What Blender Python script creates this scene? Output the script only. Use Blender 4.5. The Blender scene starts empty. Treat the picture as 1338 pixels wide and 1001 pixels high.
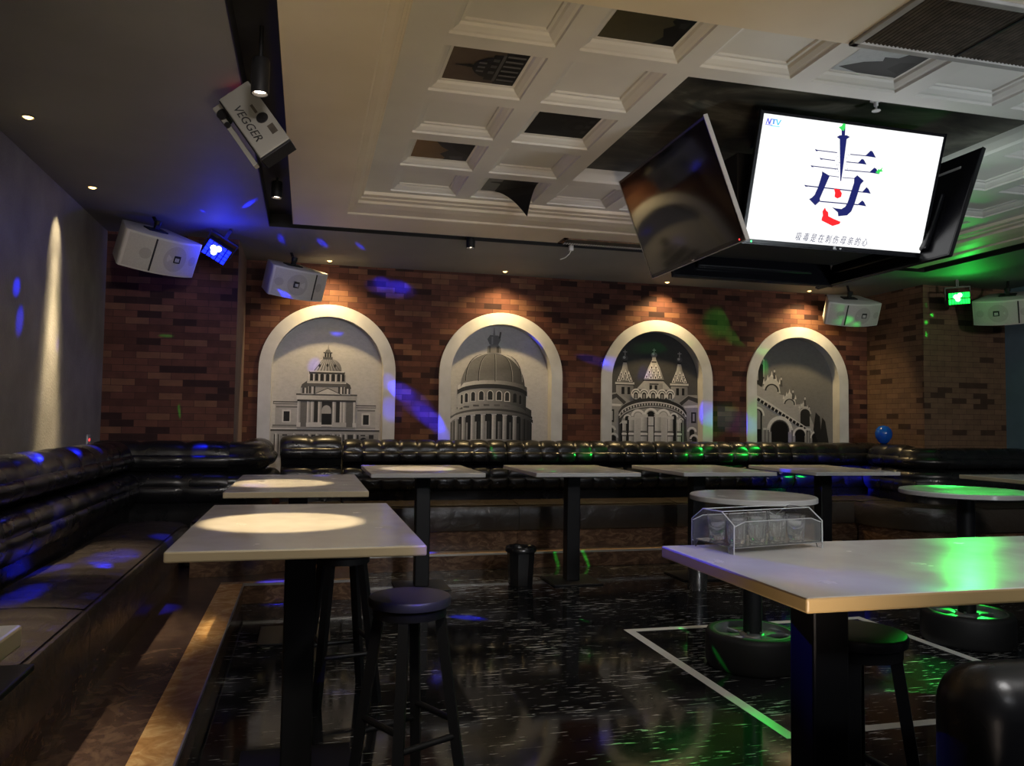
import bpy, bmesh, math, random
from mathutils import Vector, Matrix
random.seed(7)
PI = math.pi
S = bpy.context.scene
C = S.collection

# ------------------------------------------------------------------ helpers
def obj(name, bm, mats, parent=None, smooth=None):
    me = bpy.data.meshes.new(name)
    bm.normal_update()
    bm.to_mesh(me); bm.free()
    for m in (mats if isinstance(mats, (list, tuple)) else [mats]):
        me.materials.append(m)
    if smooth:
        for p in me.polygons: p.use_smooth = True
        me.set_sharp_from_angle(angle=math.radians(smooth))
    o = bpy.data.objects.new(name, me); C.objects.link(o)
    if parent: o.parent = parent
    return o

def tag(o, label, cat, group=None, kind=None):
    o['label'] = label; o['category'] = cat
    if group: o['group'] = group
    if kind: o['kind'] = kind
    return o

def thing(name, label, cat, loc=(0, 0, 0), rotz=0.0, group=None):
    o = bpy.data.objects.new(name, None); C.objects.link(o)
    o.empty_display_size = .05
    o.location = loc; o.rotation_euler = (0, 0, rotz)
    return tag(o, label, cat, group)

def struct(o):
    o['kind'] = 'structure'; return o

def dup(root, loc, rotz, label, group=None, mat=None):
    r = root.copy(); C.objects.link(r)
    r.location = loc; r.rotation_euler = (0, 0, rotz)
    r['label'] = label
    if group: r['group'] = group
    for ch in list(root.children):
        c = ch.copy(); C.objects.link(c); c.parent = r
        for g in list(ch.children):
            d = g.copy(); C.objects.link(d); d.parent = c
    return r

def nb(): return bmesh.new()

def merge(bm, t, mi=0, M=None):
    if M is not None: bmesh.ops.transform(t, matrix=M, verts=t.verts)
    for f in t.faces: f.material_index = mi
    me = bpy.data.meshes.new('tmp'); t.to_mesh(me); t.free()
    bm.from_mesh(me); bpy.data.meshes.remove(me)

def bx(bm, c, s, bev=0, seg=2, mi=0, M=None):
    t = nb()
    bmesh.ops.create_cube(t, size=1)
    bmesh.ops.scale(t, vec=s, verts=t.verts)
    if bev > 0:
        bmesh.ops.bevel(t, geom=t.edges[:], offset=min(bev, min(s) * .49), segments=seg, profile=.5, affect='EDGES')
    bmesh.ops.translate(t, vec=c, verts=t.verts)
    merge(bm, t, mi, M)

def bb(bm, x0, x1, y0, y1, z0, z1, bev=0, seg=2, mi=0, M=None):
    bx(bm, ((x0+x1)/2, (y0+y1)/2, (z0+z1)/2), (x1-x0, y1-y0, z1-z0), bev, seg, mi, M)

def lathe(bm, prof, seg=32, c=(0, 0, 0), mi=0, M=None):
    t = nb(); rings = []
    for r, z in prof:
        if r < 1e-6: rings.append([t.verts.new((0, 0, z))])
        else: rings.append([t.verts.new((r*math.cos(2*PI*i/seg), r*math.sin(2*PI*i/seg), z)) for i in range(seg)])
    for a, b in zip(rings, rings[1:]):
        for i in range(seg):
            j = (i+1) % seg
            if len(a) == 1 and len(b) > 1: t.faces.new((a[0], b[j], b[i]))
            elif len(b) == 1 and len(a) > 1: t.faces.new((a[i], a[j], b[0]))
            elif len(a) > 1: t.faces.new((a[i], a[j], b[j], b[i]))
    bmesh.ops.recalc_face_normals(t, faces=t.faces)
    bmesh.ops.translate(t, vec=c, verts=t.verts)
    merge(bm, t, mi, M)

def tube(bm, pts, r, seg=8, mi=0, r2=None):
    t = nb(); pts = [Vector(p) for p in pts]; rings = []
    n = len(pts)
    for k, p in enumerate(pts):
        d = (pts[min(k+1, n-1)] - pts[max(k-1, 0)]).normalized()
        up = Vector((0, 0, 1)) if abs(d.z) < .95 else Vector((1, 0, 0))
        a = d.cross(up).normalized(); b = a.cross(d)
        rr = r if r2 is None else r + (r2-r)*k/(n-1)
        rings.append([t.verts.new(p + rr*(math.cos(2*PI*i/seg)*a + math.sin(2*PI*i/seg)*b)) for i in range(seg)])
    for A, B in zip(rings, rings[1:]):
        for i in range(seg):
            t.faces.new((A[i], A[(i+1) % seg], B[(i+1) % seg], B[i]))
    t.faces.new(rings[0]); t.faces.new(rings[-1])
    bmesh.ops.recalc_face_normals(t, faces=t.faces)
    merge(bm, t, mi)

def prism(bm, pts, z0, z1, mi=0, M=None, bev=0):
    t = nb()
    a = [t.verts.new((x, y, z0)) for x, y in pts]; b = [t.verts.new((x, y, z1)) for x, y in pts]
    t.faces.new(a); t.faces.new(b); n = len(pts)
    for i in range(n): t.faces.new((a[i], a[(i+1) % n], b[(i+1) % n], b[i]))
    bmesh.ops.recalc_face_normals(t, faces=t.faces)
    if bev: bmesh.ops.bevel(t, geom=t.edges[:], offset=bev, segments=2, profile=.5, affect='EDGES')
    merge(bm, t, mi, M)

def quad(bm, p, mi=0):
    f = bm.faces.new([bm.verts.new(q) for q in p]); f.material_index = mi; return f

def basis(loc, x, y, z):
    M = Matrix((x, y, z)).transposed().to_4x4(); M.translation = Vector(loc); return M

# ------------------------------------------------------------------ materials
def mat(name, col=(.5, .5, .5), rough=.5, metal=0, spec=.5, coat=0, coatr=.1, emit=None, es=0, trans=0, ior=1.45):
    m = bpy.data.materials.new(name); m.use_nodes = True
    b = m.node_tree.nodes['Principled BSDF']
    b.inputs['Base Color'].default_value = (*col, 1)
    b.inputs['Roughness'].default_value = rough
    b.inputs['Metallic'].default_value = metal
    b.inputs['Specular IOR Level'].default_value = spec
    b.inputs['Coat Weight'].default_value = coat
    b.inputs['Coat Roughness'].default_value = coatr
    b.inputs['Transmission Weight'].default_value = trans
    b.inputs['IOR'].default_value = ior
    if emit:
        b.inputs['Emission Color'].default_value = (*emit, 1)
        b.inputs['Emission Strength'].default_value = es
    return m

def N(m, t): return m.node_tree.nodes.new(t)
def L(m, a, b): m.node_tree.links.new(a, b)
def P(m): return m.node_tree.nodes['Principled BSDF']

def ramp(m, fac, stops, interp='LINEAR'):
    r = N(m, 'ShaderNodeValToRGB'); e = r.color_ramp; e.interpolation = interp
    while len(e.elements) < len(stops): e.elements.new(.5)
    for k, (p, c) in enumerate(stops):
        e.elements[k].position = p
        e.elements[k].color = (*c, 1) if len(c) == 3 else c
    L(m, fac, r.inputs[0]); return r.outputs[0]

def coords(m, scale=(1, 1, 1), loc=(0, 0, 0)):
    g = N(m, 'ShaderNodeNewGeometry'); mp = N(m, 'ShaderNodeMapping')
    mp.inputs['Scale'].default_value = scale; mp.inputs['Location'].default_value = loc
    L(m, g.outputs['Position'], mp.inputs[0]); return mp.outputs[0]

def ocoords(m, scale=(1, 1, 1)):
    g = N(m, 'ShaderNodeTexCoord'); mp = N(m, 'ShaderNodeMapping')
    mp.inputs['Scale'].default_value = scale
    L(m, g.outputs['Object'], mp.inputs[0]); return mp.outputs[0]

def noise(m, vec, scale, detail=4, rough=.5, dist=0):
    n = N(m, 'ShaderNodeTexNoise'); n.inputs['Scale'].default_value = scale; n.inputs['Detail'].default_value = detail
    n.inputs['Roughness'].default_value = rough; n.inputs['Distortion'].default_value = dist
    L(m, vec, n.inputs['Vector']); return n.outputs[0]

def bump(m, h, strength, dist=.01):
    b = N(m, 'ShaderNodeBump'); b.inputs['Strength'].default_value = strength; b.inputs['Distance'].default_value = dist
    L(m, h, b.inputs['Height']); L(m, b.outputs[0], P(m).inputs['Normal'])

def brick_mat(name, axis, stops=None):
    m = mat(name, rough=.75, spec=.25)
    g = N(m, 'ShaderNodeNewGeometry'); s = N(m, 'ShaderNodeSeparateXYZ'); c = N(m, 'ShaderNodeCombineXYZ')
    L(m, g.outputs['Position'], s.inputs[0]); L(m, s.outputs[axis], c.inputs[0]); L(m, s.outputs[2], c.inputs[1])
    b = N(m, 'ShaderNodeTexBrick'); L(m, c.outputs[0], b.inputs['Vector'])
    b.inputs['Scale'].default_value = 1; b.inputs['Brick Width'].default_value = .2; b.inputs['Row Height'].default_value = .0615
    b.inputs['Mortar Size'].default_value = .0022; b.inputs['Mortar Smooth'].default_value = .3
    b.inputs['Color1'].default_value = (0, 0, 0, 1); b.inputs['Color2'].default_value = (1, 1, 1, 1); b.inputs['Mortar'].default_value = (.5, .5, .5, 1)
    col = ramp(m, b.outputs['Color'], stops or [(0, (.028, .011, .010)), (.13, (.07, .026, .019)), (.36, (.098, .038, .027)), (.62, (.12, .047, .031)), (.84, (.155, .072, .042))], 'CONSTANT')
    nz = noise(m, c.outputs[0], 9, 5)
    mx = N(m, 'ShaderNodeMix'); mx.data_type = 'RGBA'; mx.blend_type = 'MULTIPLY'; mx.inputs[0].default_value = .6
    L(m, col, mx.inputs[6]); L(m, ramp(m, nz, [(.3, (.62, .62, .62)), (.7, (1.15, 1.1, 1.05))]), mx.inputs[7])
    m2 = N(m, 'ShaderNodeMix'); m2.data_type = 'RGBA'
    L(m, b.outputs['Fac'], m2.inputs[0]); L(m, mx.outputs[2], m2.inputs[6]); m2.inputs[7].default_value = (.034, .016, .013, 1)
    L(m, m2.outputs[2], P(m).inputs['Base Color'])
    return m

M_brick = brick_mat('brick_paper_x', 0)
TAN = [(0, (.045, .026, .018)), (.13, (.115, .07, .045)), (.5, (.125, .078, .05)), (.8, (.14, .086, .055))]
M_brick_y = brick_mat('tan_brick_paper_y', 1, TAN); M_brick_tan = brick_mat('tan_brick_paper_x', 0, TAN)

def plaster(name, c0, c1, rough=.7, bs=.25, sc=3):
    m = mat(name, rough=rough, spec=.3); v = coords(m)
    L(m, ramp(m, noise(m, v, sc, 6), [(.3, c0), (.7, c1)]), P(m).inputs['Base Color'])
    bump(m, noise(m, v, 60, 5), bs, .004); return m

M_plaster = plaster('grey_textured_plaster', (.22, .205, .18), (.34, .315, .28), .5, .8)
M_plasterR = plaster('blue_light_tinted_plaster', (.10, .15, .2), (.13, .19, .25), .6, .3)  # bluish cast of the light worked into the wall colour
M_pier = plaster('mauve_plaster', (.16, .11, .1), (.2, .14, .125))
M_soffit = plaster('grey_ceiling_paint', (.2, .2, .205), (.235, .235, .24), .65, .08, 1.5)
M_cream = plaster('cream_ceiling_paint', (.66, .58, .46), (.72, .64, .52), .45, .05, 2)
M_coffer = plaster('cream_moulding_paint', (.56, .54, .51), (.64, .62, .58), .5, .05, 2)
M_black = mat('black_trim_paint', (.006, .006, .007), .6)
M_arch = plaster('white_arch_paint', (.5, .5, .5), (.6, .6, .6), .55, .2, 6)

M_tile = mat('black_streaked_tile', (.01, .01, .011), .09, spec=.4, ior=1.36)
def _tile(m):
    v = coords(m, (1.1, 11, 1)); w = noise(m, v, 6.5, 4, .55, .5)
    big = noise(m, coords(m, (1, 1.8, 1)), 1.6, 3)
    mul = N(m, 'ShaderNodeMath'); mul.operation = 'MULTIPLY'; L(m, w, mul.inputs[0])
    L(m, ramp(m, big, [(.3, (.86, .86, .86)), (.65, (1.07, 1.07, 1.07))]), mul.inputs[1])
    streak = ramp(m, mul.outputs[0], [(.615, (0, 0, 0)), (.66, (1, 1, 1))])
    g = N(m, 'ShaderNodeNewGeometry'); s = N(m, 'ShaderNodeSeparateXYZ'); c = N(m, 'ShaderNodeCombineXYZ')
    L(m, g.outputs['Position'], s.inputs[0]); L(m, s.outputs[0], c.inputs[0]); L(m, s.outputs[1], c.inputs[1])
    b = N(m, 'ShaderNodeTexBrick'); L(m, c.outputs[0], b.inputs['Vector']); b.offset = 0
    b.inputs['Scale'].default_value = 1; b.inputs['Brick Width'].default_value = .8; b.inputs['Row Height'].default_value = .8
    b.inputs['Mortar Size'].default_value = .002
    b.inputs['Color1'].default_value = (0, 0, 0, 1); b.inputs['Color2'].default_value = (1, 1, 1, 1)
    base = ramp(m, b.outputs['Color'], [(0, (.006, .006, .007)), (1, (.018, .018, .019))])
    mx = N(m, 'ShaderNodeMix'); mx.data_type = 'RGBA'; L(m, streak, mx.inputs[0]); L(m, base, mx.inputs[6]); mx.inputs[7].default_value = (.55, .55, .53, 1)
    m2 = N(m, 'ShaderNodeMix'); m2.data_type = 'RGBA'; L(m, b.outputs['Fac'], m2.inputs[0]); L(m, mx.outputs[2], m2.inputs[6]); m2.inputs[7].default_value = (.03, .03, .03, 1)
    L(m, m2.outputs[2], P(m).inputs['Base Color'])
    L(m, ramp(m, noise(m, coords(m, (3, 6, 1)), 4, 4), [(.3, (.05,)*3), (.75, (.11,)*3)]), P(m).inputs['Roughness'])
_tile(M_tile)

def marble(name, c0, c1, c2, rough=.25):
    m = mat(name, rough=rough); v = coords(m, (2.2, 2.2, 5))
    n = noise(m, v, 2.4, 8, .62, 2.2)
    L(m, ramp(m, n, [(.28, c0), (.5, c1), (.62, c2), (.75, c1)]), P(m).inputs['Base Color']); return m
M_riser = marble('brown_marble_tile', (.05, .028, .018), (.11, .06, .035), (.2, .12, .07))
M_tread = marble('dark_brown_tread', (.05, .03, .022), (.09, .055, .04), (.14, .09, .06))
M_strip = marble('lamp_tinted_stone', (.40, .21, .07), (.60, .34, .13), (.78, .52, .24))  # pale edge strip with the table lamp's orange glow in its colour
M_edge = mat('metal_step_edge', (.5, .47, .42), .35, .7)

M_leather = mat('black_leather', (.008, .008, .009), .3, spec=.6)
def _lea(m):
    v = ocoords(m); bump(m, noise(m, v, 160, 3), .12, .002)
    L(m, ramp(m, noise(m, v, 7, 4), [(.3, (.24,)*3), (.7, (.36,)*3)]), P(m).inputs['Roughness'])
_lea(M_leather)
M_leather_seat = mat('light_lifted_seat_leather', (.042, .034, .028), .26, spec=.6)  # black leather lightened and browned to carry warm reflected light
def _leas(m):
    v = ocoords(m, (1, 1, 1)); n = noise(m, v, 5, 6, .55, 1.5); bump(m, n, .55, .03)
_leas(M_leather_seat)

M_table = mat('white_laminate', (.56, .55, .53), .2, spec=.5)
def _tb(m):
    v = ocoords(m); L(m, ramp(m, noise(m, v, 2.5, 6), [(.3, (.50, .49, .47)), (.7, (.57, .56, .54))]), P(m).inputs['Base Color'])
    L(m, ramp(m, noise(m, v, 6, 5), [(.35, (.16,)*3), (.7, (.28,)*3)]), P(m).inputs['Roughness'])
_tb(M_table)
M_tedge = mat('cream_laminate_edge', (.46, .38, .25), .35)
M_tedge2 = mat('wood_tone_edge', (.29, .205, .09), .4)
M_iron = mat('black_powder_coated_metal', (.008, .008, .009), .45, spec=.4)
M_rubber = mat('black_tyre_rubber', (.01, .01, .01), .6)
M_alloy = mat('grey_alloy', (.28, .29, .29), .35, .8)
M_seat = mat('black_stool_seat', (.03, .03, .034), .38)
M_tape = mat('pale_floor_tape', (.74, .75, .70), .5)
M_bin = mat('black_glossy_plastic', (.012, .012, .013), .22)
M_steel = mat('brushed_steel', (.42, .42, .42), .25, .95)
M_white = mat('white_speaker_cabinet', (.52, .51, .5), .5)
M_grille = plaster('white_speaker_grille', (.40, .385, .375), (.45, .435, .42), .7, .3, 90)
M_cone = plaster('grey_driver_behind_grille', (.33, .315, .305), (.36, .345, .335), .7, .3, 90)
M_dark = mat('dark_plastic', (.01, .01, .012), .5)
M_badge = mat('silver_badge_print', (.6, .6, .6), .4)
M_tv = mat('glossy_black_bezel', (.006, .006, .008), .25)
M_screen_off = mat('switched_off_screen', (.004, .004, .006), .07, spec=.55)
M_silver = mat('silver_plastic', (.42, .40, .37), .35, .3)
M_silver_pj = mat('silver_painted_steel', (.24, .235, .215), .5, .1)
M_glass = mat('clear_acrylic', (.97, .98, .98), .03, trans=.96, ior=1.45)
M_balloon = mat('blue_balloon_latex', (.005, .075, .42), .22, spec=.6)
M_vent = plaster('dusty_vent_louvre', (.05, .042, .034), (.10, .085, .068), .7, .2, 20)
M_ventframe = plaster('grey_vent_frame', (.26, .25, .235), (.34, .33, .31), .6, .2, 8)
M_bulb = mat('warm_bulb', (1, .8, .5), emit=(1, .60, .2), es=7)
M_bulbw = mat('warm_white_bulb', (1, .9, .8), emit=(1, .82, .62), es=16)
M_blueled = mat('blue_led', (.02, .02, .6), emit=(.004, .012, 1), es=5)
M_blueledc = mat('blue_white_led', (.2, .2, 1), emit=(.45, .55, 1), es=9)
M_greenled = mat('green_led', (.02, .6, .1), emit=(.0, 1, .06), es=2.2)
M_greenledc = mat('green_white_led', (.2, 1, .4), emit=(.4, 1, .5), es=4)
M_redled = mat('red_indicator', (.6, .02, .02), emit=(1, .03, .03), es=4)
M_grnled = mat('green_indicator', (.02, .6, .02), emit=(.05, 1, .2), es=4)
M_wire = mat('white_cable', (.6, .6, .6), .5)

M_print = mat('matt_mural_print', rough=.55, spec=.3)
_a = N(M_print, 'ShaderNodeVertexColor'); _a.layer_name = 'Col'; _mx = N(M_print, 'ShaderNodeMix'); _mx.data_type = 'RGBA'; _mx.blend_type = 'MULTIPLY'; _mx.inputs[0].default_value = 1
_g = N(M_print, 'ShaderNodeGamma'); _g.inputs[1].default_value = 1.55; L(M_print, _a.outputs[0], _g.inputs[0])
_m3 = N(M_print, 'ShaderNodeMix'); _m3.data_type = 'RGBA'; _m3.blend_type = 'MULTIPLY'; _m3.inputs[0].default_value = 1; _m3.inputs[7].default_value = (1.6, 1.58, 1.6, 1)
L(M_print, _g.outputs[0], _m3.inputs[6]); L(M_print, _m3.outputs[2], _mx.inputs[6]); L(M_print, ramp(M_print, noise(M_print, coords(M_print, (1, 1, 1.6)), 26, 7, .7), [(.3, (.86,)*3), (.55, (1, 1, 1)), (.75, (1.06,)*3)]), _mx.inputs[7])
L(M_print, _mx.outputs[2], P(M_print).inputs['Base Color'])
M_lit = mat('lit_screen_picture', (0, 0, 0), .2)
_a = N(M_lit, 'ShaderNodeVertexColor'); _a.layer_name = 'Col'
L(M_lit, _a.outputs[0], P(M_lit).inputs['Emission Color']); P(M_lit).inputs['Emission Strength'].default_value = 1.12

M_sky = mat('stormy_sky_print', rough=.5, spec=.3)
def _sky(m):
    v = coords(m, (1, 2.2, 1)); n = noise(m, v, 1.5, 8, .6, .8)
    L(m, ramp(m, n, [(.38, (.012, .012, .012)), (.52, (.045, .042, .034)), (.63, (.12, .115, .095)), (.72, (.06, .06, .055))]), P(m).inputs['Base Color'])
_sky(M_sky)

# ------------------------------------------------------------------ flat printed pictures (posters, screen)
class Pic:
    def __init__(s, f, nrm, step=.00012):
        s.f = f; s.n = Vector(nrm); s.k = 0; s.step = step
        s.bm = nb(); s.c = s.bm.loops.layers.float_color.new('Col')
    def poly(s, pts, col):
        s.k += 1; off = s.n * (s.k * s.step)
        vs = [s.bm.verts.new(Vector(s.f(x, y)) + off) for x, y in pts]
        f = s.bm.faces.new(vs)
        f.normal_update()
        if f.normal.dot(s.n) < 0: f.normal_flip()
        mp = {}
        for i, v in enumerate(vs):
            c = col[i] if isinstance(col, list) else col
            mp[v] = (c, c, c, 1) if not isinstance(c, tuple) else (*c, 1)
        for lp in f.loops: lp[s.c] = mp[lp.vert]
    def rect(s, x0, y0, x1, y1, col, col2=None):
        s.poly([(x0, y0), (x1, y0), (x1, y1), (x0, y1)], col if col2 is None else [col, col2, col2, col])
    def win(s, cx, y0, y1, w, col):
        r = w/2; ky = min(r, (y1-y0)*.5)
        s.poly([(cx-r, y1)] + [(cx - r*math.cos(PI*i/8), y0 + ky - ky*math.sin(PI*i/8)) for i in range(9)] + [(cx+r, y1)], col)
    def disc(s, cx, cy, rx, ry, col, n=20):
        s.poly([(cx+rx*math.cos(2*PI*i/n), cy+ry*math.sin(2*PI*i/n)) for i in range(n)], col)
    def band(s, x0, x1, top, bot, cl, cr, n=16):
        # a strip between two curves, shaded from cl to cr as several facets
        for i in range(n):
            a = x0+(x1-x0)*i/n; b = x0+(x1-x0)*(i+1)/n
            u = cl+(cr-cl)*i/n; w = cl+(cr-cl)*(i+1)/n
            s.poly([(a, top(a)), (b, top(b)), (b, bot(b)), (a, bot(a))], [u, w, w, u]); s.k -= 1
        s.k += 1
    def ring(s, cx, cy, r0, r1, a0, a1, col, ky=1, n=12):
        o = [(cx+r1*math.cos(a0+(a1-a0)*i/n), cy-ky*r1*math.sin(a0+(a1-a0)*i/n)) for i in range(n+1)]
        q = [(cx+r0*math.cos(a0+(a1-a0)*i/n), cy-ky*r0*math.sin(a0+(a1-a0)*i/n)) for i in range(n+1)]
        s.poly(o + q[::-1], col)
    def done(s, name, m, parent): return obj(name, s.bm, m, parent)

# ------------------------------------------------------------------ room shell
XL, XR, YB, YJ, ZC = -1.77, 8.07, 8.75, 7.78, 3.10
XJL, XJR = -.65, 6.91
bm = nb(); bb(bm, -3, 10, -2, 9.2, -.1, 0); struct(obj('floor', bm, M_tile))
ACX = [.21, 2.115, 4.015, 5.905]; RO, RI, ZS, ND = .712, .582, 1.955, .115

bm = nb()
def arc(cx, r, y, n=28): return [(cx - r*math.cos(PI*i/n), y, ZS + r*math.sin(PI*i/n)) for i in range(n+1)]
edges = [XJL]
for cx in ACX: edges += [cx-RI, cx+RI]
edges.append(XJR)
for i in range(0, len(edges), 2): quad(bm, [(edges[i], YB, 0), (edges[i+1], YB, 0), (edges[i+1], YB, ZC), (edges[i], YB, ZC)])
for cx in ACX:
    a = arc(cx, RI, YB)
    for p, q in zip(a, a[1:]): quad(bm, [p, q, (q[0], YB, ZC), (p[0], YB, ZC)])
# back and ends give the wall a real thickness round the niches
bb(bm, XJL, XJR, YB+.14, YB+.3, 0, ZC)
bmesh.ops.remove_doubles(bm, verts=bm.verts, dist=.0005)
wall_back = struct(obj('wall_back', bm, M_brick))

bm = nb(); bb(bm, XL-.2, XL, -2, YJ, 0, ZC); struct(obj('wall_left', bm, M_plaster))
bm = nb(); bb(bm, XR, XR+.2, 1, YJ, 0, ZC); struct(obj('wall_right', bm, M_plasterR))
bm = nb(); bb(bm, XL-.2, XJL, YJ, YB+.3, 0, ZC)
for f in bm.faces:
    if f.normal.x > .5: f.material_index = 1
struct(obj('wall_back_left', bm, [M_brick, M_pier]))
bm = nb(); bb(bm, XJR, XR+.2, YJ, YB+.3, 0, ZC)
for f in bm.faces:
    if f.normal.x < -.5: f.material_index = 1
struct(obj('wall_back_right', bm, [M_brick_tan, M_brick_y]))

# ceiling: grey outer soffit, black shadow groove, cream frame, coffered recess
GX0, GX1, GX2, GX3, GY0, GY1 = -.356, -.155, 6.155, 6.36, 7.0, 7.135
RX0, RX1, RY0, RY1, ZR = .38, 5.62, 2.98, 6.13, 3.19
bm = nb()
for x0, x1, y0, y1 in ((XL-.2, GX0, -2, YB+.3), (GX0, GX3, GY1, YB+.3), (GX3, XR+.2, -2, YB+.3)):
    bb(bm, x0, x1, y0, y1, ZC, ZC+.3)
struct(obj('ceiling', bm, M_soffit))
bm = nb()
for x0, x1, y0, y1 in ((GX0, GX1, -2, GY1), (GX1, GX2, GY0, GY1), (GX2, GX3, -2, GY1)):
    bb(bm, x0, x1, y0, y1, ZC+.11, ZC+.3)
for (x0, x1, y0, y1) in ((GX0, GX0+.006, -2, GY1), (GX1-.006, GX1, -2, GY0), (GX1, GX2, GY0, GY0+.006), (GX0, GX3, GY1-.006, GY1), (GX2, GX2+.006, -2, GY0), (GX3-.006, GX3, -2, GY1)):
    bb(bm, x0, x1, y0, y1, ZC-.004, ZC+.12)
struct(obj('trim_1', bm, M_black))
# cream frame with a stepped cornice round the recess
bm = nb()
rings = []
def ringpts(l, b, r, n, z): return [(RX0-l, RY0-n, z), (RX1+r, RY0-n, z), (RX1+r, RY1+b, z), (RX0-l, RY1+b, z)]
prof = [(1.0, ZC), (.93, ZC+.004), (.90, ZC+.016), (.86, ZC+.016), (.55, ZC+.022), (.34, ZC+.034), (.30, ZC+.05), (.26, ZC+.05), (.16, ZC+.053), (.13, ZC+.062), (.05, ZC+.062), (0, ZC+.066), (0, ZR+.03)]
for t, z in prof: rings.append(ringpts(.11*t, .42*t, .42*t, .05*t, z))
outer = [(GX1, -2, ZC), (GX2, -2, ZC), (GX2, GY0, ZC), (GX1, GY0, ZC)]
for A, B in zip([outer]+rings, rings):
    for i in range(4):
        j = (i+1) % 4; quad(bm, [A[i], A[j], B[j], B[i]])
quad(bm, [(x, y, ZC+.3) for x, y, z in outer])
for i in range(4):
    j = (i+1) % 4; a, b = outer[i], outer[j]
    quad(bm, [a, b, (b[0], b[1], ZC+.3), (a[0], a[1], ZC+.3)])
bmesh.ops.remove_doubles(bm, verts=bm.verts, dist=.0004)
bmesh.ops.recalc_face_normals(bm, faces=bm.faces)
struct(obj('ceiling_frame', bm, M_cream))
# coffer grid
CX = [.574 + .62*k for k in range(8)]; CW = .505
CY = [2.96 + .645*k for k in range(5)]; CH = .53
def painted(k, r): return 2 <= k <= 5 and 1 <= r <= 3
bm = nb()
PX0, PX1, PY0, PY1 = CX[2], CX[5]+CW, CY[1], CY[3]+CH
# beams between the openings at z = ZR
xs = sorted([RX0-.05, RX1+.05] + [c for c in CX] + [c+CW for c in CX])
ys = sorted([RY0-.12, RY1+.05] + [c for c in CY] + [c+CH for c in CY])
def opening(x, y):
    for k, cx in enumerate(CX):
        for r, cy in enumerate(CY):
            if cx < x < cx+CW and cy < y < cy+CH: return True
    return PX0 < x < PX1 and PY0 < y < PY1
for a, b in zip(xs, xs[1:]):
    for c, d in zip(ys, ys[1:]):
        if not opening((a+b)/2, (c+d)/2): quad(bm, [(a, c, ZR), (a, d, ZR), (b, d, ZR), (b, c, ZR)])
def rr(x0, x1, y0, y1, z): return [(x0, y0, z), (x0, y1, z), (x1, y1, z), (x1, y0, z)]
PANEL = ZR+.055
for k, cx in enumerate(CX):
    for r, cy in enumerate(CY):
        if painted(k, r): continue
        prev = rr(cx, cx+CW, cy, cy+CH, ZR)
        for ins, z in ((.004, ZR+.012), (.018, ZR+.016), (.040, ZR+.030), (.048, ZR+.042), (.062, ZR+.044), (.064, PANEL)):
            cur = rr(cx+ins, cx+CW-ins, cy+ins, cy+CH-ins, z)
            for i in range(4): quad(bm, [prev[i], prev[(i+1) % 4], cur[(i+1) % 4], cur[i]])
            prev = cur
        quad(bm, prev)
prev = rr(PX0, PX1, PY0, PY1, ZR)
for ins, z in ((.012, ZR+.015), (.02, ZR+.06), (.02, ZR+.11)):
    cur = rr(PX0+ins, PX1-ins, PY0+ins, PY1-ins, z)
    for i in range(4): quad(bm, [prev[i], prev[(i+1) % 4], cur[(i+1) % 4], cur[i]])
    prev = cur
quad(bm, [(RX0-.05, RY0-.12, ZR+.14), (RX1+.05, RY0-.12, ZR+.14), (RX1+.05, RY1+.05, ZR+.14), (RX0-.05, RY1+.05, ZR+.14)])
bmesh.ops.remove_doubles(bm, verts=bm.verts, dist=.0004)
struct(obj('ceiling_coffers', bm, M_coffer))
bm = nb(); bb(bm, PX0+.015, PX1-.015, PY0+.015, PY1-.015, ZR+.095, ZR+.112)
tag(obj('ceiling_mural', bm, M_sky), 'large dark stormy sky picture in the middle of the coffered ceiling above the screens', 'mural')

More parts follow.
